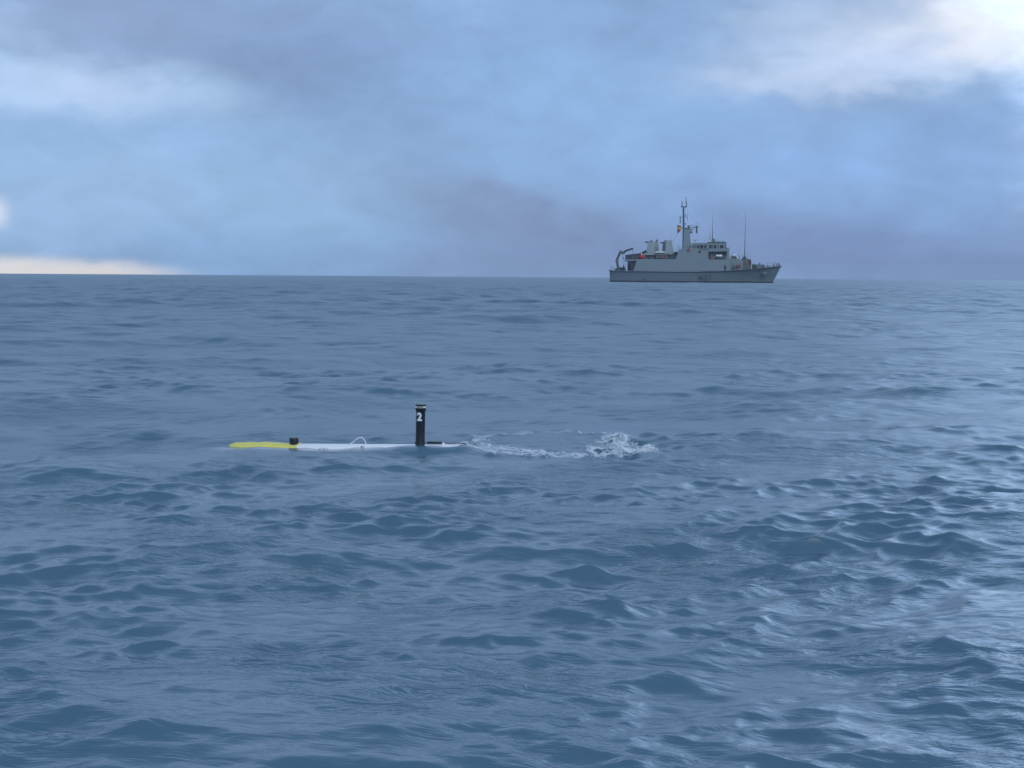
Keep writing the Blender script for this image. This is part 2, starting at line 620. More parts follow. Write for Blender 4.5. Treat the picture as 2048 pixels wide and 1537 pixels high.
    # flecks on the sharpest crests
    for (u, v, rad) in [(295, 1308, 0.035), (390, 1339, 0.03), (427, 1382, 0.018), (150, 1243, 0.03), (180, 1243, 0.03), (1240, 1020, 0.07),
                        (1190, 1045, 0.06), (1150, 1022, 0.05), (1035, 1335, 0.07), (1100, 1365, 0.05), (832, 1402, 0.03),
                        (960, 1265, 0.06), (1260, 1110, 0.035), (1430, 1110, 0.04), (350, 1482, 0.06), (1490, 1110, 0.03),
                        (1210, 1000, 0.03), (1040, 1400, 0.05), (1415, 1520, 0.05), (1250, 1275, 0.05), (1160, 1275, 0.05)]:
        p = ground(u, v)
        foam += 0.72 * np.exp(-(((x - p.x) / rad) ** 2 + ((y - p.y) / (rad * 1.6)) ** 2))
    foam = np.clip(foam, 0, 1).astype(np.float32)
    # water thin enough to look through: a skin over the body of the vehicle
    cl = np.hypot(np.clip(np.abs(x - (A_NOSE.x + A_TAIL.x) / 2) - 0.9, 0, None) / 0.25, (y - AUV_Y + 0.06) / 0.20)
    clear = np.exp(-cl ** 4).astype(np.float32)
    rough = np.sqrt(np.sqrt(0.008 ** 2 + 0.55 * lost)).astype(np.float32)

    # faces
    I = np.arange(nr - 1)[:, None] * na
    J = np.arange(na)[None, :]
    J2 = (J + 1) % na
    quads = np.stack([I + J, I + na + J, I + na + J2, I + J2], -1).reshape(-1, 4)
    nq = len(quads)
    # innermost cap
    nv = nr * na
    me = bpy.data.meshes.new('water')
    me.vertices.add(nv)
    me.vertices.foreach_set('co', co.ravel())
    me.loops.add(nq * 4 + na)
    cap = np.arange(na)
    me.loops.foreach_set('vertex_index', np.concatenate([quads.ravel(), cap]).astype(np.int32))
    me.polygons.add(nq + 1)
    me.polygons.foreach_set('loop_start', np.concatenate([np.arange(nq) * 4, [nq * 4]]).astype(np.int32))
    me.update(calc_edges=True)
    me.shade_smooth()
    for nm, arr in (('foam', foam), ('clear', clear), ('rough', rough), ('chop', lost1), ('swell', lost2)):
        at_ = me.attributes.new(nm, 'FLOAT', 'POINT')
        at_.data.foreach_set('value', arr)
    o = bpy.data.objects.new('water', me)
    C.objects.link(o)
    tag(o, kind='structure')
    print('water verts', nv)
    return o


def water_material():
    m = bpy.data.materials.new('sea_water')
    m.use_nodes = True
    t = NB(m.node_tree)
    L = m.node_tree.links
    p = m.node_tree.nodes['Principled BSDF']
    out = m.node_tree.nodes['Material Output']
    tcx = t.n('ShaderNodeTexCoord')
    def attr(n):
        a = t.n('ShaderNodeAttribute')
        a.attribute_name = n
        return a.outputs['Fac']
    foam, clear, rough = attr('foam'), attr('clear'), attr('rough')
    # ripples
    mp = t.n('ShaderNodeMapping')
    mp.inputs['Scale'].default_value = (0.33, 1.0, 1.0)
    mp.inputs['Rotation'].default_value = (0, 0, R(12))
    L.new(tcx.outputs['Object'], mp.inputs[0])
    n1 = t.noise(mp.outputs[0], 9.0, 4, 0.58, 0.6)
    n2 = t.noise(mp.outputs[0], 34.0, 2, 0.5, 0.3)
    big = t.noise(tcx.outputs['Object'], 0.7, 3, 0.5)
    amp = t.m('MULTIPLY_ADD', t.ramp(big.outputs[0], 0.42, 0.62), 0.9, 0.35)
    hgt = t.m('MULTIPLY', t.m('ADD', t.m('MULTIPLY', n1.outputs[0], 1.0), t.m('MULTIPLY', n2.outputs[0], 0.20)), amp)
    bump = t.n('ShaderNodeBump')
    bump.inputs['Strength'].default_value = 1.0
    bump.inputs['Distance'].default_value = 0.025
    L.new(hgt, bump.inputs['Height'])
    far1 = t.noise(mp.outputs[0], 2.2, 4, 0.6, 0.3)
    far2 = t.noise(mp.outputs[0], 0.55, 3, 0.55, 0.3)
    fh = t.m('ADD', t.m('MULTIPLY', t.m('MULTIPLY', far1.outputs[0], 0.13), attr('chop')), t.m('MULTIPLY', t.m('MULTIPLY', far2.outputs[0], 0.42), attr('swell')))
    fb = t.n('ShaderNodeBump')
    fb.inputs['Distance'].default_value = 1.0
    L.new(fh, fb.inputs['Height'])
    L.new(fb.outputs[0], bump.inputs['Normal'])
    L.new(bump.outputs[0], p.inputs['Normal'])
    # body colour: green-blue patches in the water itself
    mp2 = t.n('ShaderNodeMapping')
    mp2.inputs['Scale'].default_value = (0.5, 1.0, 1.0)
    L.new(tcx.outputs['Object'], mp2.inputs[0])
    n3 = t.noise(mp2.outputs[0], 0.35, 3, 0.5)
    body = t.mix(n3.outputs[0], WATER_A, WATER_B)
    L.new(body, p.inputs['Base Color'])
    p.inputs['IOR'].default_value = 1.333
    p.distribution = 'GGX'
    L.new(rough, p.inputs['Roughness'])
    # foam: lacy white lines and flecks
    mpf = t.n('ShaderNodeMapping')
    mpf.inputs['Scale'].default_value = (0.8, 1.0, 1.0)
    L.new(tcx.outputs['Object'], mpf.inputs[0])
    fn = t.noise(mpf.outputs[0], 11.0, 8, 0.78, 0.8)
    vo = t.n('ShaderNodeTexVoronoi', feature='DISTANCE_TO_EDGE')
    vo.inputs['Scale'].default_value = 16.0
    wv = t.n('ShaderNodeVectorMath', operation='MULTIPLY_ADD')
    L.new(fn.outputs['Color'], wv.inputs[0])
    wv.inputs[1].default_value = (0.16, 0.16, 0.16)
    L.new(tcx.outputs['Object'], wv.inputs[2])
    L.new(wv.outputs[0], vo.inputs['Vector'])
    lace = t.ramp(vo.outputs['Distance'], 0.16, 0.0)
    mn = t.m('ADD', t.m('MULTIPLY', fn.outputs[0], 1.0), t.m('MULTIPLY', lace, 0.10))
    lvl = t.m('MULTIPLY_ADD', foam, -0.52, 0.960)
    ff = t.ramp(t.m('SUBTRACT', mn, lvl), 0.0, 0.16)
    ff = t.m('MULTIPLY', ff, t.ramp(foam, 0.02, 0.2))
    df = t.n('ShaderNodeBsdfPrincipled')
    df.inputs['Base Color'].default_value = (0.58, 0.63, 0.68, 1)
    df.inputs['Roughness'].default_value = 0.6
    L.new(bump.outputs[0], df.inputs['Normal'])
    # see-through skin
    gl = t.n('ShaderNodeBsdfGlossy')
    gl.inputs['Roughness'].default_value = 0.08
    L.new(bump.outputs[0], gl.inputs['Normal'])
    tr = t.n('ShaderNodeBsdfTransparent')
    tr.inputs[0].default_value = (0.72, 0.86, 0.95, 1)
    fr = t.n('ShaderNodeFresnel')
    fr.inputs[0].default_value = 1.333
    L.new(bump.outputs[0], fr.inputs['Normal'])
    thin = t.n('ShaderNodeMixShader')
    L.new(fr.outputs[0], thin.inputs[0]); L.new(tr.outputs[0], thin.inputs[1]); L.new(gl.outputs[0], thin.inputs[2])
    a = t.n('ShaderNodeMixShader')
    L.new(t.m('MULTIPLY', clear, 0.55), a.inputs[0]); L.new(p.outputs[0], a.inputs[1]); L.new(thin.outputs[0], a.inputs[2])
    b = t.n('ShaderNodeMixShader')
    L.new(ff, b.inputs[0]); L.new(a.outputs[0], b.inputs[1]); L.new(df.outputs[0], b.inputs[2])
    L.new(b.outputs[0], out.inputs['Surface'])
    return m


WATER_A = (0.070, 0.138, 0.198, 1)
WATER_B = (0.092, 0.172, 0.232, 1)
sea = make_water()
sea.data.materials.append(water_material())
# darker, deeper water under the thin skin around the vehicle
deep_m = paint('deep_water', (0.12, 0.24, 0.36), 0.9, 0.05)
dw = MB()
xm = (A_NOSE.x + A_TAIL.x) / 2
dw.add([(xm - 4, AUV_Y - 3, -0.8), (xm + 4, AUV_Y - 3, -0.8), (xm + 4, AUV_Y + 4, -0.8), (xm - 4, AUV_Y + 4, -0.8)], [(0, 1, 2, 3)])
tag(dw.build('deep_water', deep_m), kind='structure')

# ------------------------------------------------------------------ warship
YAW = R(10)
cs, sn = math.cos(YAW), math.sin(YAW)
ZS = 380 / 2048.0                       # survey grid of the ship: 1 unit in photo pixels


def u_of(X):
    return 1200 + X * ZS


Y0 = 466.0
k_st = (u_of(94) - CX) / FPX
# stern corner at local x = 0 on the near side (y = -4.2)
X0 = k_st * (Y0 + 4.2 * -cs) + 4.2 * sn
US = Y0 / FPX * ZS                     # metres per survey unit


def sx(X, y=0.0):
    k = (u_of(X) - CX) / FPX
    # (X0 + x c + y s) = k (Y0 - x s + y c)
    return (k * (Y0 + y * cs) - X0 - y * sn) / (cs + k * sn)


def sz(Y):
    return (991.0 - Y) * US


def P(X, Y, y=0.0):
    return (sx(X, y), y, sz(Y))


ship = empty('warship', (X0, Y0, 0), -YAW)
tag(ship, 'grey naval minehunter with a tall lattice free mast and two funnels on the horizon', 'warship')
ship['label'] = 'grey naval minehunter with tall mast and funnels lying near the horizon'

# hull: stations from stern to stem, sheer read off the photo
stn = [  # X deck, X waterline, sheer Y, half beam deck, half beam waterline
    (92, 95, 871, 4.2, 3.7), (150, 150, 872, 4.5, 4.1), (300, 300, 873, 5.0, 4.7), (500, 500, 874, 5.2, 5.0), (800, 800, 875, 5.25, 5.1),
    (1050, 1050, 873, 5.25, 5.0), (1250, 1245, 868, 5.1, 4.5), (1400, 1385, 860, 4.8, 3.8), (1530, 1500, 850, 4.25, 2.9),
    (1650, 1610, 839, 3.5, 1.95), (1750, 1695, 829, 2.6, 1.2), (1830, 1760, 820, 1.7, 0.6), (1890, 1808, 813, 0.9, 0.22), (1938, 1846, 807, 0.06, 0.03)]
hv = []
lev = [(-0.35, 0.6), (0.0, 1.0), (0.08, 1.0), (0.3, 1.0), (0.6, 1.0), (0.85, 1.0), (1.0, 1.0)]
for Xd, Xw, Ys, bd, bw in stn:
    xd, xw, zd = sx(Xd, -bd), sx(Xw, -bw), sz(Ys)
    row = []
    for t, kk in lev:
        tt = max(t, 0)
        b = bw + (bd - bw) * (tt ** 1.6)
        if t < 0:
            b *= 0.75
        x = xw + (xd - xw) * (t if t > 0 else t * 0.8)
        row.append((x, b, zd * t if t >= 0 else -1.8))
    hv.append(row)
hull = MB()
n = len(lev)
vs, fs = [], []
for row in hv:
    for x, b, z in row:
        vs.append((x, -b, z))
    for x, b, z in row:
        vs.append((x, b, z))
for i in range(len(hv) - 1):
    a0, a1 = i * 2 * n, (i + 1) * 2 * n
    for j in range(n - 1):
        fs.append((a0 + j, a1 + j, a1 + j + 1, a0 + j + 1))
        fs.append((a0 + n + j, a0 + n + j + 1, a1 + n + j + 1, a1 + n + j))
    fs.append((a0 + n - 1, a1 + n - 1, a1 + 2 * n - 1, a0 + 2 * n - 1))      # deck
    fs.append((a0, a0 + n, a1 + n, a1))                                      # bottom
for j in range(n - 1):
    fs.append((j, j + 1, n + j + 1, n + j))
    e = (len(hv) - 1) * 2 * n
    fs.append((e + j, e + n + j, e + n + j + 1, e + j + 1))
hull.add(vs, fs)
ho = hull.build('hull', M['hull'], ship, smooth=True)
# rubbing strake along the sheer, and the dark boot line
for side in (-1, 1):
    path = [(sx(Xd + 3, -bd), side * (bd + 0.05), sz(Ys) - 0.16) for Xd, Xw, Ys, bd, bw in stn]
    MB().tube(path, 0.17, 6).build('rubbing_strake', M['strake'], ship, smooth=True)
bt = MB()
for side in (-1, 1):
    vs = []
    for row in hv:
        x, b, z = row[1]
        x2, b2, z2 = row[2]
        vs += [(x + 0.02, side * (b + 0.04), -0.5), (x2 + 0.02, side * (b2 + 0.04), 0.42)]
    bt.add(vs, [(2 * i, 2 * i + 2, 2 * i + 3, 2 * i + 1) for i in range(len(hv) - 1)])
bt.build('boot_topping', M['boot'], ship)
# transom lip
MB().box(sx(92, -4.2) - 0.25, sx(92, -4.2) + 0.5, -4.4, 4.4, sz(876), sz(866)).build('transom_lip', M['strake'], ship)

# main deckhouse, hull-wide
MB().prism([(sx(346, -5), sz(871)), (sx(1385, -5), sz(868)), (sx(1385, -5), sz(750)), (sx(800, -5), sz(747)), (sx(386, -5), sz(748))],
           -4.95, 4.95).build('main_deckhouse', M['super'], ship, bevel=0.06)
# slim forward part of the deckhouse
MB().prism([(sx(1385, -4.3), sz(866)), (sx(1525, -4.0), sz(856)), (sx(1525, -4.0), sz(768)), (sx(1470, -4.2), sz(742)), (sx(1385, -4.3), sz(742))],
           -4.1, 4.1).build('forward_deckhouse', M['front'], ship, bevel=0.05)
# upper deckhouse under the bridge; near side set in forward of frame for the boat deck
MB().prism([(sx(800, -4.8), sz(748)), (sx(1150, -4.8), sz(750)), (sx(1150, -4.8), sz(632)), (sx(962, -4.8), sz(632)), (sx(890, -4.8), sz(636)), (sx(832, -4.8), sz(643))],
           -4.8, 4.8).build('upper_deckhouse', M['super'], ship, bevel=0.05)
MB().prism([(sx(1150, -3.3), sz(750)), (sx(1378, -3.3), sz(750)), (sx(1368, -3.3), sz(628)), (sx(1330, -3.3), sz(618)), (sx(1150, -3.3), sz(632))],
           -3.3, 3.3).build('bridge_base', M['front'], ship, bevel=0.05)
# solid wing in front of the recess: side screen with an opening
scr = MB()
scr.prism([(sx(1152, -4.8), sz(668)), (sx(1375, -4.8), sz(662)), (sx(1366, -4.8), sz(632)), (sx(1152, -4.8), sz(634))], -4.8, -3.35)
scr.prism([(sx(1345, -4.8), sz(750)), (sx(1378, -4.8), sz(750)), (sx(1372, -4.8), sz(664)), (sx(1350, -4.8), sz(664))], -4.75, -4.6)
scr.build('bridge_wing', M['front'], ship)
MB().box(sx(1240, -4.7), sx(1346, -4.7), -4.7, -3.31, sz(686), sz(664)).build('wing_recess_shade', M['black'], ship)  # black block paints the shade inside the walkway recess

# bridge
br_pts = [(sx(966, -3.9), sz(634)), (sx(1322, -3.9), sz(634)), (sx(1334, -3.9), sz(568)), (sx(1240, -3.9), sz(566)), (sx(1150, -3.9), sz(572)), (sx(970, -3.9), sz(576))]
bridge = MB().prism(br_pts, -3.9, 3.9).build('bridge', M['front'], ship, bevel=0.05)
MB().prism([(sx(1140, -4.0), sz(573)), (sx(1336, -4.0), sz(571)), (sx(1338, -4.0), sz(563)), (sx(1240, -4.0), sz(560)), (sx(1140, -4.0), sz(566))], -4.05, 4.05).build('roof', M['shade'], bridge)
for X1, X2, dk in [(984, 1004, 0), (1010, 1024, 0), (1031, 1052, 1), (1062, 1096, 1), (1106, 1130, 1), (1158, 1184, 1), (1190, 1206, 0), (1212, 1232, 1), (1240, 1262, 2), (1276, 1308, 1)]:
    wdw = MB().box(sx(X1, -3.9), sx(X2, -3.9), -3.96, -3.86, sz(629), sz(597)).build('window', M['shade'], bridge)
    MB().box(sx(X1 + 2, -3.9), sx(X2 - 2, -3.9), -4.0, -3.95, sz(627), sz(599)).build('pane', M['glass'] if dk == 1 else (M['green'] if dk == 2 else M['shade']), wdw)
for yy in (-3.0, -1.8, -0.6, 0.6, 1.8, 3.0):
    x_ = sx(1334, -3.9)
    wdw = MB().box(x_ - 0.12, x_ + 0.03, yy - 0.5, yy + 0.5, sz(622), sz(590)).build('window', M['shade'], bridge)
    MB().box(x_ + 0.025, x_ + 0.06, yy - 0.45, yy + 0.45, sz(620), sz(592)).build('pane', M['glass'], wdw)
MB().box(sx(1055, -4.8), sx(1160, -4.8), -4.95, -4.81, sz(640), sz(634)).build('handrail_screen', M['shade'], ship)
pt = MB().lathe([(0.30, -0.03), (0.36, 0.0), (0.30, 0.05)], (0, 0, 0), 18)
pt.v = [(x + sx(1055, -4.8), -4.83 - z, y + sz(668)) for x, y, z in pt.v]
pt.build('porthole', M['black'], ship)

# mast tower, tapering
def frustum(mb, x0, x1, y0, y1, z0, X0_, X1_, Y0_, Y1_, z1):
    vs = [(x0, y0, z0), (x1, y0, z0), (x1, y1, z0), (x0, y1, z0), (X0_, Y0_, z1), (X1_, Y0_, z1), (X1_, Y1_, z1), (X0_, Y1_, z1)]
    return mb.add(vs, [(0, 3, 2, 1), (4, 5, 6, 7), (0, 1, 5, 4), (1, 2, 6, 5), (2, 3, 7, 6), (3, 0, 4, 7)])


mast = frustum(MB(), sx(880), sx(966), -1.2, 1.2, sz(634), sx(886), sx(946), -0.8, 0.8, sz(424)).build('mast', M['front'], ship, bevel=0.05)
MB().box(sx(884), sx(950), -0.9, 0.9, sz(424), sz(412)).build('mast_head', M['shade'], mast)
MB().box(sx(934), sx(976), -0.8, 0.8, sz(470), sz(452)).build('radar_platform', M['strake'], mast)
MB().tube([P(958, 452, 0), P(958, 440, 0)], 0.12).build('radar_pedestal', M['dark'], mast)
MB().box(sx(940), sx(985), -0.12, 0.12, sz(455) + 0.5, sz(455) + 0.75).build('radar_bar', M['dark'], mast)
MB().box(sx(924), sx(946), -0.4, 0.4, sz(412), sz(393)).build('sensor_box', M['strake'], mast)
MB().tube([P(915, 392), P(960, 386), P(1020, 398)], 0.07).build('yard_arm', M['strake'], mast)
MB().tube([P(940, 415), P(1022, 410)], 0.11).build('yard_arm', M['strake'], mast)
pod = MB().tube([P(1021, 470), P(1021, 398)], 0.26, 10)
pod.tube([P(1010, 402), P(1034, 402)], 0.22, 8)
pod.build('antenna_pod', M['strake'], mast, smooth=True)
MB().tube([P(1021, 398), P(1021, 355)], 0.035).build('pod_whip', M['strake'], mast)
pole = MB().tube([P(881, 640), P(881, 424), P(876, 200), P(876, 186)], [0.34, 0.33, 0.27, 0.25], 10).build('pole_mast', M['strake'], mast, smooth=True)
MB().tube([P(846, 186), P(866, 190), P(896, 190), P(914, 183)], 0.15).build('cross_tree', M['dark'], pole)
MB().tube([P(860, 186), P(860, 130)], 0.13).build('dipole', M['strake'], pole)
MB().tube([P(907, 186), P(906, 150), P(901, 118), P(899, 85)], [0.15, 0.16, 0.1, 0.1]).build('dipole', M['strake'], pole)
MB().tube([P(900, 190), P(900, 204)], 0.1).build('lamp_bracket', M['strake'], pole)
MB().tube([P(846, 300), P(876, 297), P(922, 301)], 0.06).build('cross_tree', M['strake'], pole)
MB().tube([P(920, 262), P(920, 340)], 0.06).build('dipole', M['strake'], pole)
MB().tube([P(898, 292), P(898, 268)], [0.16, 0.06]).build('lamp_bracket', M['strake'], pole)
MB().tube([P(843, 366), P(842, 305), P(838, 280)], [0.16, 0.13, 0.05]).build('dipole', M['shade'], pole)
MB().tube([P(880, 371), P(902, 371), P(902, 364), P(902, 378)], 0.1).build('lamp_bracket', M['dark'], pole)
MB().tube([P(850, 408), P(880, 424)], 0.1).build('stay', M['strake'], pole)

# funnels
def funnel(X1b, X2b, X1t, X2t, Yb, Yt, y0, y1, mat):
    return frustum(MB(), sx(X1b, (y0 + y1) / 2), sx(X2b, (y0 + y1) / 2), y0, y1, sz(Yb), sx(X1t, (y0 + y1) / 2), sx(X2t, (y0 + y1) / 2), y0 + 0.25, y1 - 0.25, sz(Yt))


f1 = funnel(486, 572, 503, 560, 705, 566, -3.6, -1.0, 0).build('funnel', M['funnel'], ship, bevel=0.06)
MB().tube([P(545, 572, -2.3), P(528, 570, -2.3), P(505, 568, -2.3), P(466, 566, -2.3)], [0.3, 0.3, 0.26, 0.14], 8).build('exhaust_pipe', M['dark'], f1)
MB().tube([P(528, 572, -2.3), P(541, 548, -2.3)], 0.24, 8).build('exhaust_pipe', M['dark'], f1)
f1b = funnel(560, 622, 562, 612, 705, 556, 0.6, 3.2, 0).build('funnel', M['funnel'], ship, bevel=0.06)
MB().tube([P(585, 560, 1.8), P(604, 536, 1.8)], 0.22, 8).build('exhaust_pipe', M['dark'], f1b)
f2 = frustum(MB(), sx(690, -2), sx(784, -2), -3.4, -0.8, sz(700), sx(692, -2), sx(757, -2), -3.1, -1.1, sz(548)).build('funnel', M['funnel'], ship, bevel=0.06)
vs = []
MB().prism([(sx(650, -2), sz(704)), (sx(735, -2), sz(704)), (sx(703, -2), sz(556)), (sx(662, -2), sz(568))], -2.9, -1.2).build('funnel_shaded_side', M['strake'], f2)  # dark prism puts the funnel's shaded aft side into colour
MB().tube([P(695, 560, -2), P(672, 572, -2), P(652, 574, -2), P(632, 570, -2)], [0.3, 0.28, 0.24, 0.1], 8).build('exhaust_pipe', M['dark'], f2)
MB().tube([P(680, 566, -2), P(693, 545, -2)], 0.2, 8).build('exhaust_pipe', M['dark'], f2)
MB().tube([P(740, 548, -1.5), P(740, 500, -1.5)], 0.03).build('whip_aerial', M['strake'], f2)
# casing under the funnels and machinery between
MB().box(sx(470, -2.8), sx(800, -2.8), -2.8, 2.8, sz(748), sz(700)).build('funnel_casing', M['shade'], ship, bevel=0.05)
MB().prism([(sx(735, -3.5), sz(746)), (sx(800, -3.5), sz(746)), (sx(820, -3.5), sz(676)), (sx(784, -3.5), sz(680)), (sx(750, -3.5), sz(700))], -3.9, -2.9).build('ventilator', M['dark'], ship)
MB().box(sx(785, -3.7), sx(822, -3.7), -4.3, -2.6, sz(682), sz(670)).build('ventilator_cowl', M['black'], ship)

# platform over the quarterdeck and the painted shade beneath it
plat = MB().box(sx(248, -4.4), sx(388, -4.4), -4.6, 4.6, sz(768), sz(752)).build('aft_platform', M['front'], ship)
MB().box(sx(288, -3.6), sx(372, -3.6), -4.2, 3.6, sz(871), sz(768)).build('aft_shadow', M['dark'], ship)  # solid dark box paints the shadowed space under the platform
MB().box(sx(296, -4.3), sx(318, -4.3), -4.34, -4.2, sz(862), sz(800)).build('store_door', M['black'], ship)
for X in (262, 284):
    MB().tube([P(X, 871, -4.3), P(X, 768, -4.3)], 0.06).build('stanchion', M['front'], ship)
MB().prism([(sx(262, -3), sz(752)), (sx(404, -3), sz(752)), (sx(452, -3), sz(700)), (sx(486, -3), sz(654)), (sx(470, -3), sz(656)), (sx(425, -3), sz(684)), (sx(330, -3), sz(696)), (sx(262, -3), sz(704))],
           -4.0, 3.0).build('equipment_shelter', M['dark'], ship)
MB().box(sx(405, -3), sx(480, -3), -3.4, 3.0, sz(749), sz(702)).build('winch_house', M['shade'], ship)
for X in (330, 355, 380):
    MB().box(sx(X, -4.1), sx(X + 12, -4.1), -4.15, -4.0, sz(745), sz(712)).build('locker', M['shade'], ship)

# stern crane
cr = MB().box(sx(150, -2.5), sx(215, -2.5), -3.2, -1.8, sz(871), sz(848)).build('crane', M['shade'], ship)
MB().tube([P(183, 850, -2.5), P(176, 800, -2.5), P(168, 757, -2.5)], [0.42, 0.40, 0.46], 8).build('crane_post', M['shade'], cr)
MB().tube([P(166, 765, -2.5), P(184, 718, -2.5), P(208, 664, -2.5)], [0.42, 0.36, 0.36], 8).build('lower_boom', M['strake'], cr)
MB().tube([P(200, 668, -2.5), P(238, 682, -2.5)], [0.45, 0.5], 8).build('boom_knuckle', M['shade'], cr)
MB().tube([P(236, 686, -2.5), P(262, 660, -2.5), P(342, 634, -2.5)], [0.4, 0.3, 0.26], 8).build('upper_boom', M['dark'], cr)
MB().tube([P(246, 664, -2.5), P(300, 640, -2.5)], 0.12, 6).build('ram', M['shade'], cr)
MB().tube([P(340, 636, -2.5), P(340, 672, -2.5), P(332, 690, -2.5)], 0.05).build('hook_wire', M['dark'], cr)
MB().tube([P(236, 690, -2.5), P(236, 850, -2.5)], 0.035).build('hook_wire', M['dark'], cr)
MB().box(sx(229, -2.5), sx(243, -2.5), -2.7, -2.3, sz(744), sz(728)).build('hook_block', M['green'], cr)
MB().prism([(sx(152, -3), sz(871)), (sx(270, -3), sz(871)), (sx(268, -3), sz(846)), (sx(225, -3), sz(838)), (sx(212, -3), sz(828)), (sx(196, -3), sz(842)), (sx(165, -3), sz(848))], -3.8, -3.3).build('towing_gear', M['dark'], ship)

# forward: gun platform, anchor gear, stores
MB().ball(P(1428, 738, -1), 1.1, 1.2, sz(688) - sz(738), lo=-20).build('gun_cover', M['white'], ship, smooth=True)
MB().prism([(sx(1396, -2), sz(735)), (sx(1460, -2), sz(738)), (sx(1450, -2), sz(716)), (sx(1404, -2), sz(706))], -2.35, -1.9).build('gun_mount', M['shade'], ship)
MB().box(sx(1392, -2), sx(1490, -2), -2.6, 2.6, sz(745), sz(736)).build('gun_platform', M['front'], ship)
wb = MB().prism([(sx(1500, -2), sz(858)), (sx(1612, -2), sz(842)), (sx(1612, -2), sz(756)), (sx(1596, -2), sz(742)), (sx(1565, -2), sz(738)), (sx(1500, -2), sz(742))], -2.4, 2.4).build('winch_house', M['shade'], ship, bevel=0.05)
MB().box(sx(1586, -2.4), sx(1608, -2.4), -2.5, -2.39, sz(800), sz(752)).build('store_door', M['dark'], ship)
MB().box(sx(1556, -2.4), sx(1580, -2.4), -2.52, -2.39, sz(800), sz(746)).build('locker', M['brown'], ship)
MB().tube([P(1540, 742, -1), P(1540, 728, -1), P(1543, 712, -1)], [0.65, 0.6, 0.3], 10).build('aerial_base', M['dark'], ship)
def whip(X, Yb, Yt, y, r):
    MB().tube([P(X, Yb, y), P(X, (Yb * 0.55 + Yt * 0.45), y), P(X, Yt, y)], [r * 1.15, r * 0.6, r * 0.1], 6).build('whip_aerial', M['strake'], ship)
whip(1541, 716, 235, -1, 0.15)
whip(1191, 545, 230, -1, 0.13)
whip(1166, 548, 370, 1, 0.07)
for X, a, b in ((1477, 742, 690), (1517, 742, 690), (1572, 738, 686)):
    MB().tube([P(X, a, -2), P(X, b, -2)], 0.07, 6).build('stanchion', M['front'], ship)
MB().ball(P(1160, 566, -1.5), 0.42, 0.42, 0.5).build('radome', M['white'], bridge, smooth=True)
MB().box(sx(1150, -1.5), sx(1172, -1.5), -1.9, -1.1, sz(572), sz(560)).build('radome_base', M['shade'], bridge)
MB().prism([(sx(1184), sz(566)), (sx(1222), sz(566)), (sx(1220), sz(534)), (sx(1212), sz(526)), (sx(1192), sz(526)), (sx(1184), sz(534))], -0.6, 0.6).build('optical_director', M['green'], bridge, bevel=0.05)
MB().tube([P(1008, 574), P(1008, 545)], 0.05).build('whip_aerial', M['shade'], bridge)
MB().tube([P(990, 538), P(1008, 546), P(1026, 538)], 0.08).build('wind_sensor', M['shade'], bridge)
MB().box(sx(1332, -2), sx(1368, -2), -3.2, 3.2, sz(636), sz(622)).build('bridge_front_screen', M['shade'], ship)

cab = MB()
for X1, X2, Y1, Y2, m in [(1622, 1640, 850, 792, 'shade'), (1648, 1690, 846, 796, 'shade'), (1692, 1712, 838, 778, 'green'), (1714, 1748, 836, 800, 'shade'), (1390, 1420, 850, 800, 'shade')]:
    MB().box(sx(X1, -1.5), sx(X2, -1.5), -1.9, -0.6, sz(Y1), sz(Y2)).build('deck_gear', M[m], ship, bevel=0.08)
MB().prism([(sx(1735, -1), sz(834)), (sx(1762, -1), sz(831)), (sx(1765, -1), sz(806)), (sx(1750, -1), sz(815))], -1.2, -0.8).build('fairlead', M['dark'], ship)
MB().tube([P(1860, 818, 0), P(1864, 770, 0)], 0.08).build('jackstaff', M['strake'], ship)
MB().tube([P(1912, 808, 0), P(1908, 780, 0)], [0.3, 0.2]).build('bow_fairlead', M['shade'], ship)
MB().box(sx(1846), sx(1866), -0.4, 0.4, sz(818), sz(796)).build('windlass', M['shade'], ship)

# more clutter along the decks
for X, Y, wd_, hh_, y_, m in [(500, 748, 26, 30, -4.0, 'dark'), (540, 748, 18, 22, -4.2, 'shade'), (700, 748, 22, 34, -4.2, 'shade'), (724, 748, 16, 26, -4.3, 'dark'),
                              (1232, 750, 12, 30, -3.9, 'dark'), (1310, 750, 22, 34, -3.9, 'shade'), (1418, 856, 16, 60, -4.2, 'shade'), (1440, 742, 14, 44, -2.6, 'shade'),
                              (1505, 850, 20, 60, -3.6, 'brown'), (1530, 848, 24, 44, -3.4, 'shade'), (1640, 838, 14, 46, -2.4, 'dark'), (1668, 836, 18, 32, -2.2, 'green'),
                              (1778, 826, 18, 20, -1.4, 'shade'), (1800, 824, 12, 16, -1.2, 'dark'), (1880, 812, 14, 28, -0.5, 'shade')]:
    MB().prism([(sx(X, y_), sz(Y)), (sx(X + wd_, y_), sz(Y)), (sx(X + wd_ * 0.9, y_), sz(Y - hh_ * 0.8)), (sx(X + wd_ * 0.6, y_), sz(Y - hh_)), (sx(X + wd_ * 0.15, y_), sz(Y - hh_ * 0.9))],
               y_ - 0.3, y_ + 0.5).build('deck_gear', M[m], ship)
for X, Y, hh_, y_ in [(660, 700, 40, -1), (825, 640, 45, -2), (1250, 562, 22, 1), (1300, 564, 26, -1), (1490, 742, 40, 1.5), (1600, 742, 46, 0), (110, 868, 52, -3.5), (135, 868, 40, 2)]:
    MB().tube([P(X, Y, y_), P(X, Y - hh_, y_)], [0.07, 0.04], 6).build('stanchion', M['strake'], ship)

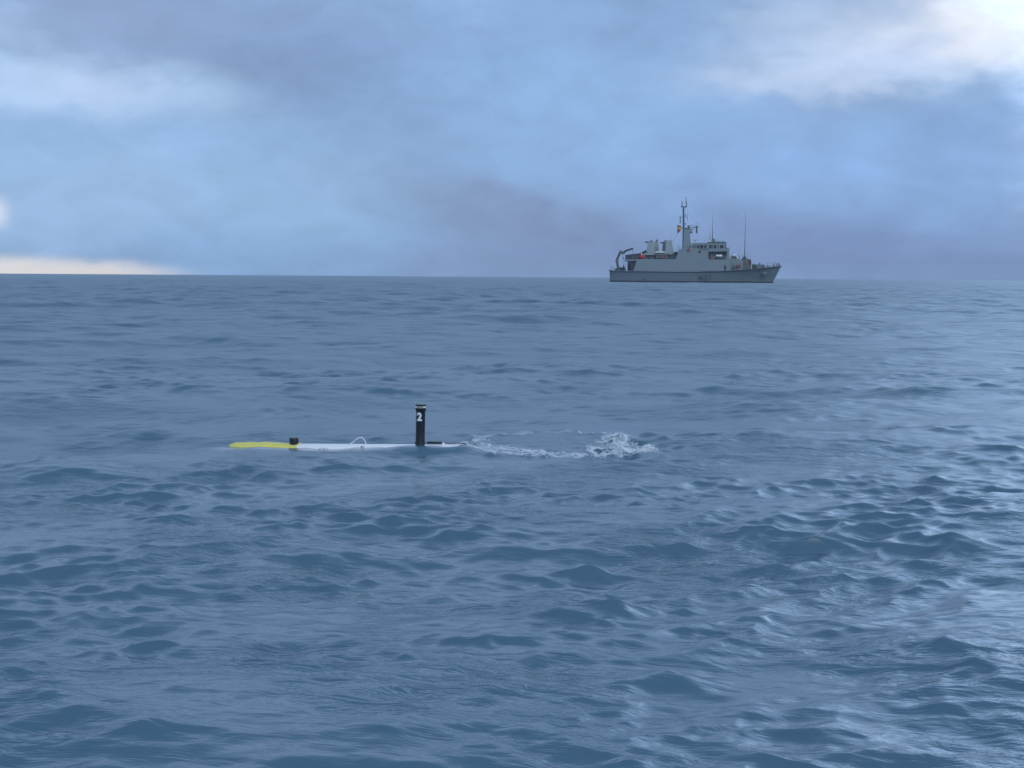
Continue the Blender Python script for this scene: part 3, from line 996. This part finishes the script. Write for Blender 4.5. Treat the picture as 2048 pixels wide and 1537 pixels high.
# anchor in its recess
anc = MB()
ax, az_ = sx(1748, -1.95), sz(905)
anc.box(ax - 0.09, ax + 0.09, -2.2, -2.0, az_ - 0.1, az_ + 1.1)
anc.tube([(ax - 0.65, -2.2, az_ + 0.35), (ax - 0.42, -2.25, az_ - 0.2), (ax, -2.25, az_ - 0.4), (ax + 0.42, -2.25, az_ - 0.2), (ax + 0.65, -2.2, az_ + 0.35)], [0.05, 0.13, 0.2, 0.13, 0.05], 6)
anc.build('anchor', M['strake'], ship)
MB().ball((ax + 0.1, -1.9, az_ + 0.35), 0.9, 0.3, 0.55, 16, 8).build('anchor_recess', M['hull'], ship, smooth=True)
MB().ball((sx(1705, -2.4), -2.5, sz(868)), 0.5, 0.16, 0.2, 12, 6).build('hawse_pipe', M['strake'], ship, smooth=True)
MB().ball((sx(130, -4.4), -4.42, sz(895)), 0.3, 0.06, 0.25, 12, 6).build('fairlead', M['strake'], ship, smooth=True)
for X in (712, 470, 940):
    MB().ball((sx(X, -5.1), -5.04, sz(960)), 0.45, 0.08, 0.22, 10, 6).build('discharge_port', M['strake'], ship, smooth=True)

# pennant number
tx = bpy.data.curves.new('pennant_number', 'FONT')
tx.body = 'M31'
tx.size = 2.55
tx.offset = 0.05
tx.extrude = 0.03
tx.align_x = 'CENTER'
to = bpy.data.objects.new('pennant_tmp', tx)
C.objects.link(to)
bpy.context.view_layer.update()
me = bpy.data.meshes.new_from_object(to.evaluated_get(bpy.context.evaluated_depsgraph_get()))
bpy.data.objects.remove(to)
pn = bpy.data.objects.new('pennant_number', me)
C.objects.link(pn)
me.materials.clear()
me.materials.append(M['pennant'])
pn.parent = ship
pn.location = (sx(1120, -5.15), -5.17, sz(962))
pn.rotation_euler = (math.pi / 2, 0, 0)

# guard rails: posts and two wires, following the deck edge
def rail(pts, h=1.05, gap=1.5):
    mb = MB()
    pts = [Vector(p) for p in pts]
    for a_, b_ in zip(pts[:-1], pts[1:]):
        k = max(1, round((b_ - a_).length / gap))
        for i in range(k + 1):
            q = a_.lerp(b_, i / k)
            mb.tube([q, q + Vector((0, 0, h))], 0.035, 4)
        for hh in (0.5, 1.0):
            mb.tube([a_ + Vector((0, 0, h * hh)), b_ + Vector((0, 0, h * hh))], 0.02, 4)
    return mb.build('guard_rail', M['front'], ship)


bow_edge = [(sx(Xd, -bd), -bd + 0.15, sz(Ys)) for Xd, Xw, Ys, bd, bw in stn[7:13]]
rail(bow_edge)
rail([(x, -y, z) for x, y, z in bow_edge])
rail([(sx(96, -4.2), -4.2, sz(871)), (sx(250, -4.6), -4.6, sz(872))])
rail([(sx(390, -4.8), -4.8, sz(748)), (sx(800, -4.8), -4.8, sz(748))], 1.0)
rail([(sx(1155, -4.8), -4.8, sz(750)), (sx(1345, -4.8), -4.8, sz(750))], 1.0)
rail([(sx(1390, -4), -4.0, sz(742)), (sx(1468, -4), -4.0, sz(742))], 1.0)
rail([(sx(832, -4.6), -4.6, sz(641)), (sx(960, -4.6), -4.6, sz(633))], 0.9)
# rigging from mast to funnels
MB().tube([P(845, 430, 0), P(770, 560, -1), P(740, 640, -1)], 0.03, 4).build('halyard', M['strake'], ship)
MB().tube([P(878, 200, 0), P(1185, 560, 0)], 0.012, 4).build('stay', M['strake'], ship)


def ship_thing(name, label, cat, loc, group=None):
    w_ = ship_mat @ Vector(loc)
    o = empty(name, w_, -YAW)
    return tag(o, label, cat, group)


ship_mat = Matrix.Translation((X0, Y0, 0)) @ Matrix.Rotation(-YAW, 4, 'Z')


def place(o, loc):
    o.location = ship_mat @ Vector(loc)
    o.rotation_euler = (0, 0, -YAW)
    return o


# life rafts in white canisters
def raft(loc, L, rad, label):
    t_ = ship_thing('life_raft', label, 'life raft', loc)
    MB().lathe([(0.01, -L / 2), (rad * 0.8, -L / 2 + 0.03), (rad, -L / 2 + 0.15), (rad, L / 2 - 0.15), (rad * 0.8, L / 2 - 0.03), (0.01, L / 2)], (0, 0, rad + 0.25), 16, 'x').build('canister', M['white'], t_, smooth=True)
    for q in (-L * 0.28, L * 0.28):
        MB().box(q - 0.06, q + 0.06, -rad * 0.8, rad * 0.8, 0, 0.32).build('cradle', M['shade'], t_)
    return t_


raft((sx(1266, -4.3), -4.3, sz(735)), 2.0, 0.45, 'white life raft canister on the side deck below the bridge windows')

# inflatable work boat on the boat deck
rib = ship_thing('inflatable_boat', 'inflatable boat with a pale canopy stowed between the funnels', 'boat', (sx(640, -3.9), -3.9, sz(747)))
bx = lambda X: sx(X, -3.9) - sx(640, -3.9)
bz = lambda Y: sz(Y) - sz(747)
MB().tube([(bx(580), 0.3, bz(700)), (bx(590), -0.5, bz(702)), (bx(690), -0.6, bz(702)), (bx(722), 0.0, bz(694)), (bx(690), 0.6, bz(702)), (bx(590), 0.6, bz(702))], 0.3, 8).build('tube', M['shade'], rib, smooth=True)
MB().prism([(bx(600), bz(738)), (bx(690), bz(738)), (bx(718), bz(700)), (bx(585), bz(700))], -0.5, 0.5).build('boat_hull', M['shade'], rib)
MB().prism([(bx(578), bz(682)), (bx(688), bz(684)), (bx(680), bz(668)), (bx(655), bz(663)), (bx(625), bz(666)), (bx(600), bz(664)), (bx(584), bz(670))], -0.75, 0.75).build('canopy', M['white'], rib, bevel=0.1)
MB().box(bx(600), bx(680), -0.3, 0.3, bz(747), bz(738)).build('cradle', M['dark'], rib)
MB().box(bx(584), bx(680), -0.4, 0.4, bz(700), bz(684)).build('console', M['dark'], rib)

# red float
rf = MB().ball((0, 0, 0.72), 0.85, 0.8, 0.72, 14, 9)
rfo = ship_thing('float', 'big red float bag on the platform edge aft of the funnels', 'float', (sx(434, -4.3), -4.3, sz(750)))
rf.build('float_bag', M['red'], rfo, smooth=True)
MB().tube([(0, 0, 1.4), (0.0, 0, 1.95)], [0.22, 0.1], 8).build('float_neck', M['white'], rfo)
MB().tube([(0.5, -0.1, 1.25), (1.15, -0.1, 1.85)], [0.12, 0.12], 6).build('float_strap', M['white'], rfo)


def ring_buoy(label, loc, rad, mat):
    mb = MB()
    N_, n_ = 20, 8
    vs, fs = [], []
    for i in range(N_):
        a_ = 2 * math.pi * i / N_
        for j in range(n_):
            b_ = 2 * math.pi * j / n_
            rr = rad + 0.11 * math.cos(b_)
            vs.append((rr * math.cos(a_), 0.11 * math.sin(b_), rr * math.sin(a_)))
    for i in range(N_):
        for j in range(n_):
            fs.append((i * n_ + j, i * n_ + (j + 1) % n_, ((i + 1) % N_) * n_ + (j + 1) % n_, ((i + 1) % N_) * n_ + j))
    mb.add(vs, fs)
    o = mb.build('lifebuoy', mat, None, smooth=True)
    tag(o, label, 'lifebuoy', 'lifebuoys on the warship')
    return place(o, loc)


ring_buoy('red lifebuoy on the rail at the foot of the mast', (sx(938, -4.9), -4.95, sz(652)), 0.34, M['red'])
ring_buoy('pale orange lifebuoy hanging by the inflatable boat', (sx(655, -4.9), -4.98, sz(726)), 0.34, M['orange'])


M['redcloth'] = paint('red_bunting', (0.30, 0.06, 0.05), 0.85, 0.05, 3.0)
# flags on the halyard
def flag(label, quad, mats_split, cat='flag'):
    t_ = ship_thing('flag', label, cat, (sx(quad[0][0]), 0, sz(quad[0][1])))
    o0 = Vector((sx(quad[0][0]), 0, sz(quad[0][1])))
    nx, nz = 8, 6
    for (t0, t1, mat, nm) in mats_split:
        vs, fs = [], []
        for i in range(nx + 1):
            for j in range(nz + 1):
                s_ = i / nx
                q_ = t0 + (t1 - t0) * j / nz
                X = (quad[0][0] * (1 - s_) + quad[1][0] * s_) * (1 - q_) + (quad[3][0] * (1 - s_) + quad[2][0] * s_) * q_
                Y = (quad[0][1] * (1 - s_) + quad[1][1] * s_) * (1 - q_) + (quad[3][1] * (1 - s_) + quad[2][1] * s_) * q_
                p_ = Vector((sx(X), 0.28 * math.sin(s_ * 7 + q_ * 3), sz(Y))) - o0
                vs.append(p_)
        for i in range(nx):
            for j in range(nz):
                fs.append((i * (nz + 1) + j, (i + 1) * (nz + 1) + j, (i + 1) * (nz + 1) + j + 1, i * (nz + 1) + j + 1))
        o = MB().add(vs, fs).build(nm, mat, t_, smooth=True)
        sd_ = o.modifiers.new('cloth', 'SOLIDIFY')
        sd_.thickness = 0.03
    return t_


flag('red and yellow flag flying aft of the mast tower', [(852, 392), (812, 384), (812, 470), (846, 450)],
     [(0.0, 0.22, M['redcloth'], 'upper_stripe'), (0.22, 0.55, M['yellowflag'], 'centre_stripe'), (0.55, 1.0, M['orange'], 'lower_stripe')])


# crew on deck
def person(label, loc, turn, top, legs_mat, lean=0.0):
    t_ = ship_thing('person', label, 'person', loc, 'crew on the warship deck')
    t_.rotation_euler = (0, 0, -YAW + turn)
    V, E, Rr = [], [], []

    def a(p, r_, par=None):
        V.append(p); Rr.append(r_)
        if par is not None:
            E.append((par, len(V) - 1))
        return len(V) - 1
    L = lean
    pel = a((0, 0, 0.95), 0.15)
    wst = a((0.02 + L * .1, 0, 1.12), 0.13, pel)
    ch = a((L * .3, 0, 1.36), 0.17, wst)
    nk = a((L * .4, 0, 1.53), 0.065, ch)
    hd = a((0.02 + L * .5, 0, 1.66), 0.10, nk)
    a((0.03 + L * .5, 0, 1.76), 0.085, hd)
    a((0.13 + L * .5, 0, 1.655), 0.015, hd)   # nose
    for s_ in (-1, 1):
        hp = a((0, 0.10 * s_, 0.88), 0.10, pel)
        kn = a((0.04 * s_ + 0.02, 0.12 * s_, 0.48), 0.07, hp)
        an_ = a((0.05 * s_, 0.12 * s_, 0.09), 0.05, kn)
        a((0.17 + 0.05 * s_, 0.14 * s_, 0.05), 0.045, an_)
        sh = a((L * .3, 0.19 * s_, 1.43), 0.07, ch)
        el_ = a((L * .3 - 0.02, 0.25 * s_, 1.15), 0.05, sh)
        wr = a((0.14 + L * .3, 0.24 * s_, 0.95), 0.034, el_)
        pm = a((0.19 + L * .3, 0.23 * s_, 0.90), 0.03, wr)
        for q in range(4):
            f1_ = a((0.22 + L * .3, (0.20 + 0.02 * q) * s_, 0.86 - 0.004 * abs(q - 1.5)), 0.009, pm)
            a((0.225 + L * .3, (0.20 + 0.02 * q) * s_, 0.825), 0.008, f1_)
        a((0.23 + L * .3, 0.195 * s_, 0.895), 0.01, pm)
    me_ = bpy.data.meshes.new('body')
    me_.from_pydata(V, E, [])
    o = bpy.data.objects.new('body', me_)
    C.objects.link(o)
    o.parent = t_
    sk = o.modifiers.new('skin', 'SKIN')
    for i, r_ in enumerate(Rr):
        me_.skin_vertices[0].data[i].radius = (r_, r_)
    me_.skin_vertices[0].data[0].use_root = True
    ss = o.modifiers.new('sub', 'SUBSURF')
    ss.levels = ss.render_levels = 1
    me_.materials.append(legs_mat)
    MB().tube([(0.0, 0, 0.98), (0.02 + L * .1, 0, 1.14), (L * .3, 0, 1.36), (L * .36, 0, 1.47)], [0.2, 0.19, 0.23, 0.13], 12).build('jacket', top, t_, smooth=True)
    MB().ball((0.03 + L * .5, 0, 1.73), 0.125, 0.115, 0.12, 12, 8, -10).build('cap', M['navy'], t_, smooth=True)
    MB().ball((0.07 + L * .5, 0, 1.66), 0.075, 0.08, 0.11, 12, 8).build('face', M['skin'], t_, smooth=True)
    return t_


M['redvest'] = paint('dull_red_vest', (0.22, 0.05, 0.06), 0.85, 0.1, 3.0)
person('person in dull red vest at the side deck rail, aft of the life raft canister', (sx(1160, -4.5), -4.4, sz(747)), R(-70), M['redvest'], M['navy'])
person('person in dark maroon clothing standing on the main deck before the forward deckhouse', (sx(1335, -5.1), -5.12, sz(866)), R(-90), M['redvest'], M['navy'])
person('person in orange lifejacket on the foredeck, left one of a pair', (sx(1462, -4.4), -4.45, sz(856)), R(-80), M['orange'], M['redvest'], 0.15)
person('person in orange lifejacket on the foredeck, right one of a pair', (sx(1490, -4.3), -4.35, sz(854)), R(-110), M['orange'], M['brown'], 0.1)
person('person in black standing below the stern crane hook', (sx(244, -3.9), -4.2, sz(871)), R(-60), M['navy'], M['navy'])
MB().box(sx(1180, -4.4), sx(1225, -4.4), -4.6, -3.8, sz(747), sz(718)).build('deck_locker', M['brown'], ship, bevel=0.05)
MB().box(sx(1410, -4.2), sx(1440, -4.2), -4.3, -4.12, sz(855), sz(828)).build('locker', M['dark'], ship)

# ------------------------------------------------------------------ underwater vehicle
auv = empty('underwater_vehicle', (A_MAST.x, AUV_Y, 0.0))
tag(auv, 'white torpedo shaped underwater vehicle with yellow nose and black mast awash', 'underwater vehicle')
MW = paint('vehicle_white', (0.88, 0.89, 0.90), 0.28, 0.02, 6.0, coat=0.4)
MY = paint('vehicle_yellow', (0.76, 0.69, 0.17), 0.45, 0.12, 9.0)
MK = paint('vehicle_black', (0.012, 0.015, 0.022), 0.38, 0.15, 8.0)
ML = paint('vehicle_marks', (0.35, 0.38, 0.42), 0.5)
MT = paint('numeral_white', (0.85, 0.86, 0.88), 0.5, 0.0)
MR = paint('brass_band', (0.45, 0.40, 0.32), 0.35, 0.3, 30.0, metal=0.3)


def AL(u, v, dy=0.0):
    """photo pixel on the vehicle plane -> vehicle coordinates"""
    p_ = at(u, v, AUV_Y + dy)
    return (p_.x - A_MAST.x, dy, p_.z)


RH = 0.095
xn, xt = AL(458, 889)[0], AL(952, 890)[0]
x_joint = AL(594, 889)[0]
AX_J = AL(650, 888.2)[2] - RH
AX_T = AL(900, 889.5)[2] - RH
axis = lambda x: AX_J + (AX_T - AX_J) * (x - x_joint) / (xt - x_joint)      # the tail rides lower
NOSE_TOP = [(458, 889.5), (470, 886), (500, 884), (530, 884.5), (560, 885.5), (600, 887.5)]


def nose_axis(x):
    us = [AL(u_, v_) for u_, v_ in NOSE_TOP]
    return float(np.interp(x, [p_[0] for p_ in us], [p_[2] for p_ in us])) - nose_r(x)


def body(mb, x0, x1, prof=None, n_=40, seg=26, axis=None):
    axis = axis or globals()['axis']
    prof_ = []
    vs, fs = [], []
    for i in range(seg + 1):
        x = x0 + (x1 - x0) * i / seg
        r_ = prof(x)
        for k in range(n_):
            a_ = 2 * math.pi * k / n_
            vs.append((x, r_ * math.cos(a_), axis(x) + r_ * math.sin(a_)))
    for i in range(seg):
        for k in range(n_):
            fs.append((i * n_ + k, i * n_ + (k + 1) % n_, (i + 1) * n_ + (k + 1) % n_, (i + 1) * n_ + k))
    fs.append(tuple(range(n_)))
    fs.append(tuple(range(seg * n_, (seg + 1) * n_)))
    return mb.add(vs, fs)


def nose_r(x):
    t_ = (x - xn) / 0.30
    return RH * 0.98 * (max(0.0, 1 - (1 - t_) ** 2) ** 0.6 if t_ < 1 else 1.0) + 0.002


def tail_r(x):
    t_ = (x - (xt - 0.20)) / 0.2
    return RH * (1 - 0.62 * max(0, t_) ** 1.5)


body(MB(), x_joint, xt, tail_r).build('hull', MW, auv, smooth=True)
random.seed(4)
nose = body(MB(), xn, x_joint + 0.004, nose_r, 40, 40, nose_axis)
nose.v = [(x, y * (1 + 0.02 * math.sin(x * 31)), z + 0.002 * math.sin(x * 23) + 0.0015 * math.sin(x * 51 + y * 40)) for x, y, z in nose.v]
no = nose.build('nose', MY, auv, smooth=True)
# crumpled yellow collar at the joint
col_ = MB()
vs, fs = [], []
n_ = 40
prof = [(-0.06, 0.096), (-0.03, 0.100), (0.0, 0.099), (0.03, 0.101)]
for i, (dx, rr) in enumerate(prof):
    for k in range(n_):
        a_ = 2 * math.pi * k / n_
        j_ = 0.012 * math.sin(5 * a_) if i == 3 else 0.004 * math.sin(9 * a_ + i)
        x = x_joint - 0.01 + dx + (j_ * 1.5 if i == 3 else 0)
        vs.append((x, (rr + j_ * 0.3) * math.cos(a_), axis(x) + (rr + j_ * 0.3) * math.sin(a_)))
for i in range(3):
    for k in range(n_):
        fs.append((i * n_ + k, i * n_ + (k + 1) % n_, (i + 1) * n_ + (k + 1) % n_, (i + 1) * n_ + k))
co_ = col_.add(vs, fs).build('nose_collar', MY, auv, smooth=True)
s_ = co_.modifiers.new('thick', 'SOLIDIFY'); s_.thickness = 0.004

# black transducer block on the collar
px_, _, pz_ = AL(588.5, 884)
pk = MB()
r_ = 0.0415
x_c = px_
zt = AL(588, 875.5)[2]
zb = AL(588, 891)[2]
pk.lathe([(r_ * 0.9, zb), (r_ * 0.93, zb + 0.01), (r_, zt - 0.014), (r_ * 0.96, zt - 0.005), (r_ * 0.86, zt), (0.001, zt + 0.001)], (x_c, -0.01, 0), 32)
pk.build('transducer', MK, auv, smooth=True)

# mast
mu0, mu1 = AL(830.5, 860)[0], AL(850, 860)[0]
mr = (mu1 - mu0) / 2
mz_t = AL(840, 809)[2]
mz_n = AL(840, 822)[2]
mz_b = AL(840, 889)[2]
xm_ = (mu0 + mu1) / 2
lean = -0.006
ms = MB()
ms.lathe([(mr * 1.06, mz_b - 0.05), (mr * 1.06, mz_b + 0.012), (mr * 0.97, mz_b + 0.03), (mr * 0.94, mz_n - 0.01), (mr * 1.0, mz_n), (mr * 1.10, mz_n + 0.006), (mr * 1.12, mz_n + 0.02), (mr * 1.02, mz_n + 0.024), (0.001, mz_n + 0.024)], (0, 0, 0), 40)
mast_o = ms.build('mast', MK, auv, smooth=True)
mast_o.location = (xm_, 0, 0)
mast_o.rotation_euler = (0, R(0.9), 0)
bd_ = MB().lathe([(mr * 1.02, mz_n + 0.024), (mr * 1.05, mz_n + 0.032), (mr * 1.02, mz_n + 0.042)], (0, 0, 0), 40)
bd_.build('lamp_band', MR, mast_o, smooth=True)
for a0 in (-58, 38, 56):
    q = R(a0 - 90)
    MB().ball((mr * 1.04 * math.cos(q), mr * 1.04 * math.sin(q), mz_n + 0.033), 0.010, 0.010, 0.007, 10, 6).build('lamp', MT, mast_o, smooth=True)
MB().lathe([(mr * 1.06, mz_n + 0.042), (mr * 1.12, mz_n + 0.045), (mr * 1.12, mz_t - 0.004), (mr * 1.05, mz_t), (0.001, mz_t + 0.001)], (0, 0, 0), 40).build('mast_cap', MK, mast_o, smooth=True)

# the numeral 2 wrapped on the mast
tx = bpy.data.curves.new('numeral', 'FONT')
tx.body = '2'
tx.size = 0.098
tx.offset = 0.0045
tx.resolution_u = 12
to = bpy.data.objects.new('numeral_tmp', tx)
C.objects.link(to)
bpy.context.view_layer.update()
me = bpy.data.meshes.new_from_object(to.evaluated_get(bpy.context.evaluated_depsgraph_get()))
bpy.data.objects.remove(to)
bm = bmesh.new()
bm.from_mesh(me)
bmesh.ops.triangulate(bm, faces=bm.faces)
bmesh.ops.subdivide_edges(bm, edges=bm.edges, cuts=2, use_grid_fill=True)
xs = [v_.co.x for v_ in bm.verts]; ys = [v_.co.y for v_ in bm.verts]
z0_, z1_ = AL(840, 841.8)[2], AL(840, 824.6)[2]
wd = (AL(844, 830)[0] - AL(834, 830)[0])
for v_ in bm.verts:
    q = (v_.co.x - min(xs)) / (max(xs) - min(xs))
    zz = z0_ + (z1_ - z0_) * (v_.co.y - min(ys)) / (max(ys) - min(ys))
    xx = AL(833, 830)[0] - xm_ + wd * 1.05 * q
    rr = mr * 0.96 + 0.0012
    an_ = math.asin(max(-0.99, min(0.99, xx / rr)))
    v_.co = (rr * math.sin(an_), -rr * math.cos(an_), zz)
bm.to_mesh(me)
bm.free()
me.materials.clear()
me.materials.append(MT)
nu = bpy.data.objects.new('numeral', me)
C.objects.link(nu)
nu.parent = mast_o

# rope handle
pts = [AL(699, 890), AL(702, 887), AL(708, 883), AL(713, 878.5), AL(718, 875.5), AL(722, 874.6), AL(726, 876), AL(729, 879.5), AL(731.5, 885), AL(733, 891)]
MB().tube([(p_[0], -0.02, p_[2]) for p_ in pts], 0.0038, 8).build('rope_handle', MT, auv, smooth=True)
for uu in (700, 733):
    q = AL(uu, 891)
    MB().ball((q[0], -0.02, q[2] - 0.003), 0.014, 0.014, 0.012, 10, 6).build('handle_fitting', MW, auv, smooth=True)
MB().ball((AL(726, 892)[0], -0.05, AL(726, 893)[2]), 0.022, 0.012, 0.010, 10, 6).build('lug', ML, auv, smooth=True)
# short illegible marks on the side
for i, uu in enumerate((641, 645, 649.5, 652, 657)):
    q = AL(uu, 893)
    x = q[0]
    th = R(38 + (i % 2) * 5)
    rr = RH + 0.0012
    c0 = (x, -rr * math.cos(th), axis(x) + rr * math.sin(th))
    MB().box(c0[0] - 0.006, c0[0] + 0.007, c0[1] - 0.002, c0[1] + 0.003, c0[2] - 0.004, c0[2] + 0.003).build('stencil_mark', ML, auv)

# black aerial rod lying aft of the mast, and its line
a1, a2 = AL(853.5, 886.2), AL(884, 886.0)
MB().tube([(a1[0], 0, a1[2]), (a1[0] + 0.01, 0, a1[2] + 0.001), (a2[0] - 0.01, 0, a2[2]), (a2[0], 0, a2[2])], [0.006, 0.0105, 0.0105, 0.008], 12).build('aerial_rod', MK, auv, smooth=True)
MB().tube([AL(885, 886), AL(900, 887), AL(918, 886.5), AL(932, 888)], 0.0045, 6).build('tail_line', MK, auv, smooth=True)
MB().ball(AL(887, 888), 0.014, 0.012, 0.012, 10, 6).build('line_fitting', MW, auv, smooth=True)
# tail fins, mostly under water
for a0 in (45, 135, 225, 315):
    q = R(a0)
    x0_ = xt - 0.12
    fz = axis(x0_)
    d_ = Vector((0, math.cos(q), math.sin(q)))
    e_ = Vector((0, -math.sin(q), math.cos(q))) * 0.004
    vs = []
    for sgn in (-1, 1):
        for (xx, rr) in ((x0_ - 0.05, 0.05), (x0_ + 0.09, 0.05), (x0_ + 0.09, 0.105), (x0_ + 0.0, 0.105)):
            vs.append(Vector((xx, 0, fz - 0.02)) + d_ * rr + e_ * sgn)
    MB().add(vs, [(0, 1, 2, 3), (7, 6, 5, 4), (0, 4, 5, 1), (1, 5, 6, 2), (2, 6, 7, 3), (3, 7, 4, 0)]).build('fin', MK, auv)

# ------------------------------------------------------------------ haze over the sea
hm = bpy.data.materials.new('sea_haze')
hm.use_nodes = True
hn = hm.node_tree
hn.nodes.clear()
vo_ = hn.nodes.new('ShaderNodeVolumePrincipled')
vo_.inputs['Color'].default_value = (0.80, 0.88, 0.97, 1)
vo_.inputs['Density'].default_value = 0.00009
vo_.inputs['Anisotropy'].default_value = 0.2
oo_ = hn.nodes.new('ShaderNodeOutputMaterial')
hn.links.new(vo_.outputs[0], oo_.inputs['Volume'])
hz = MB().box(-3900, 3900, -3900, 3900, -3.0, 36.0).build('haze', hm)
tag(hz, kind='stuff')
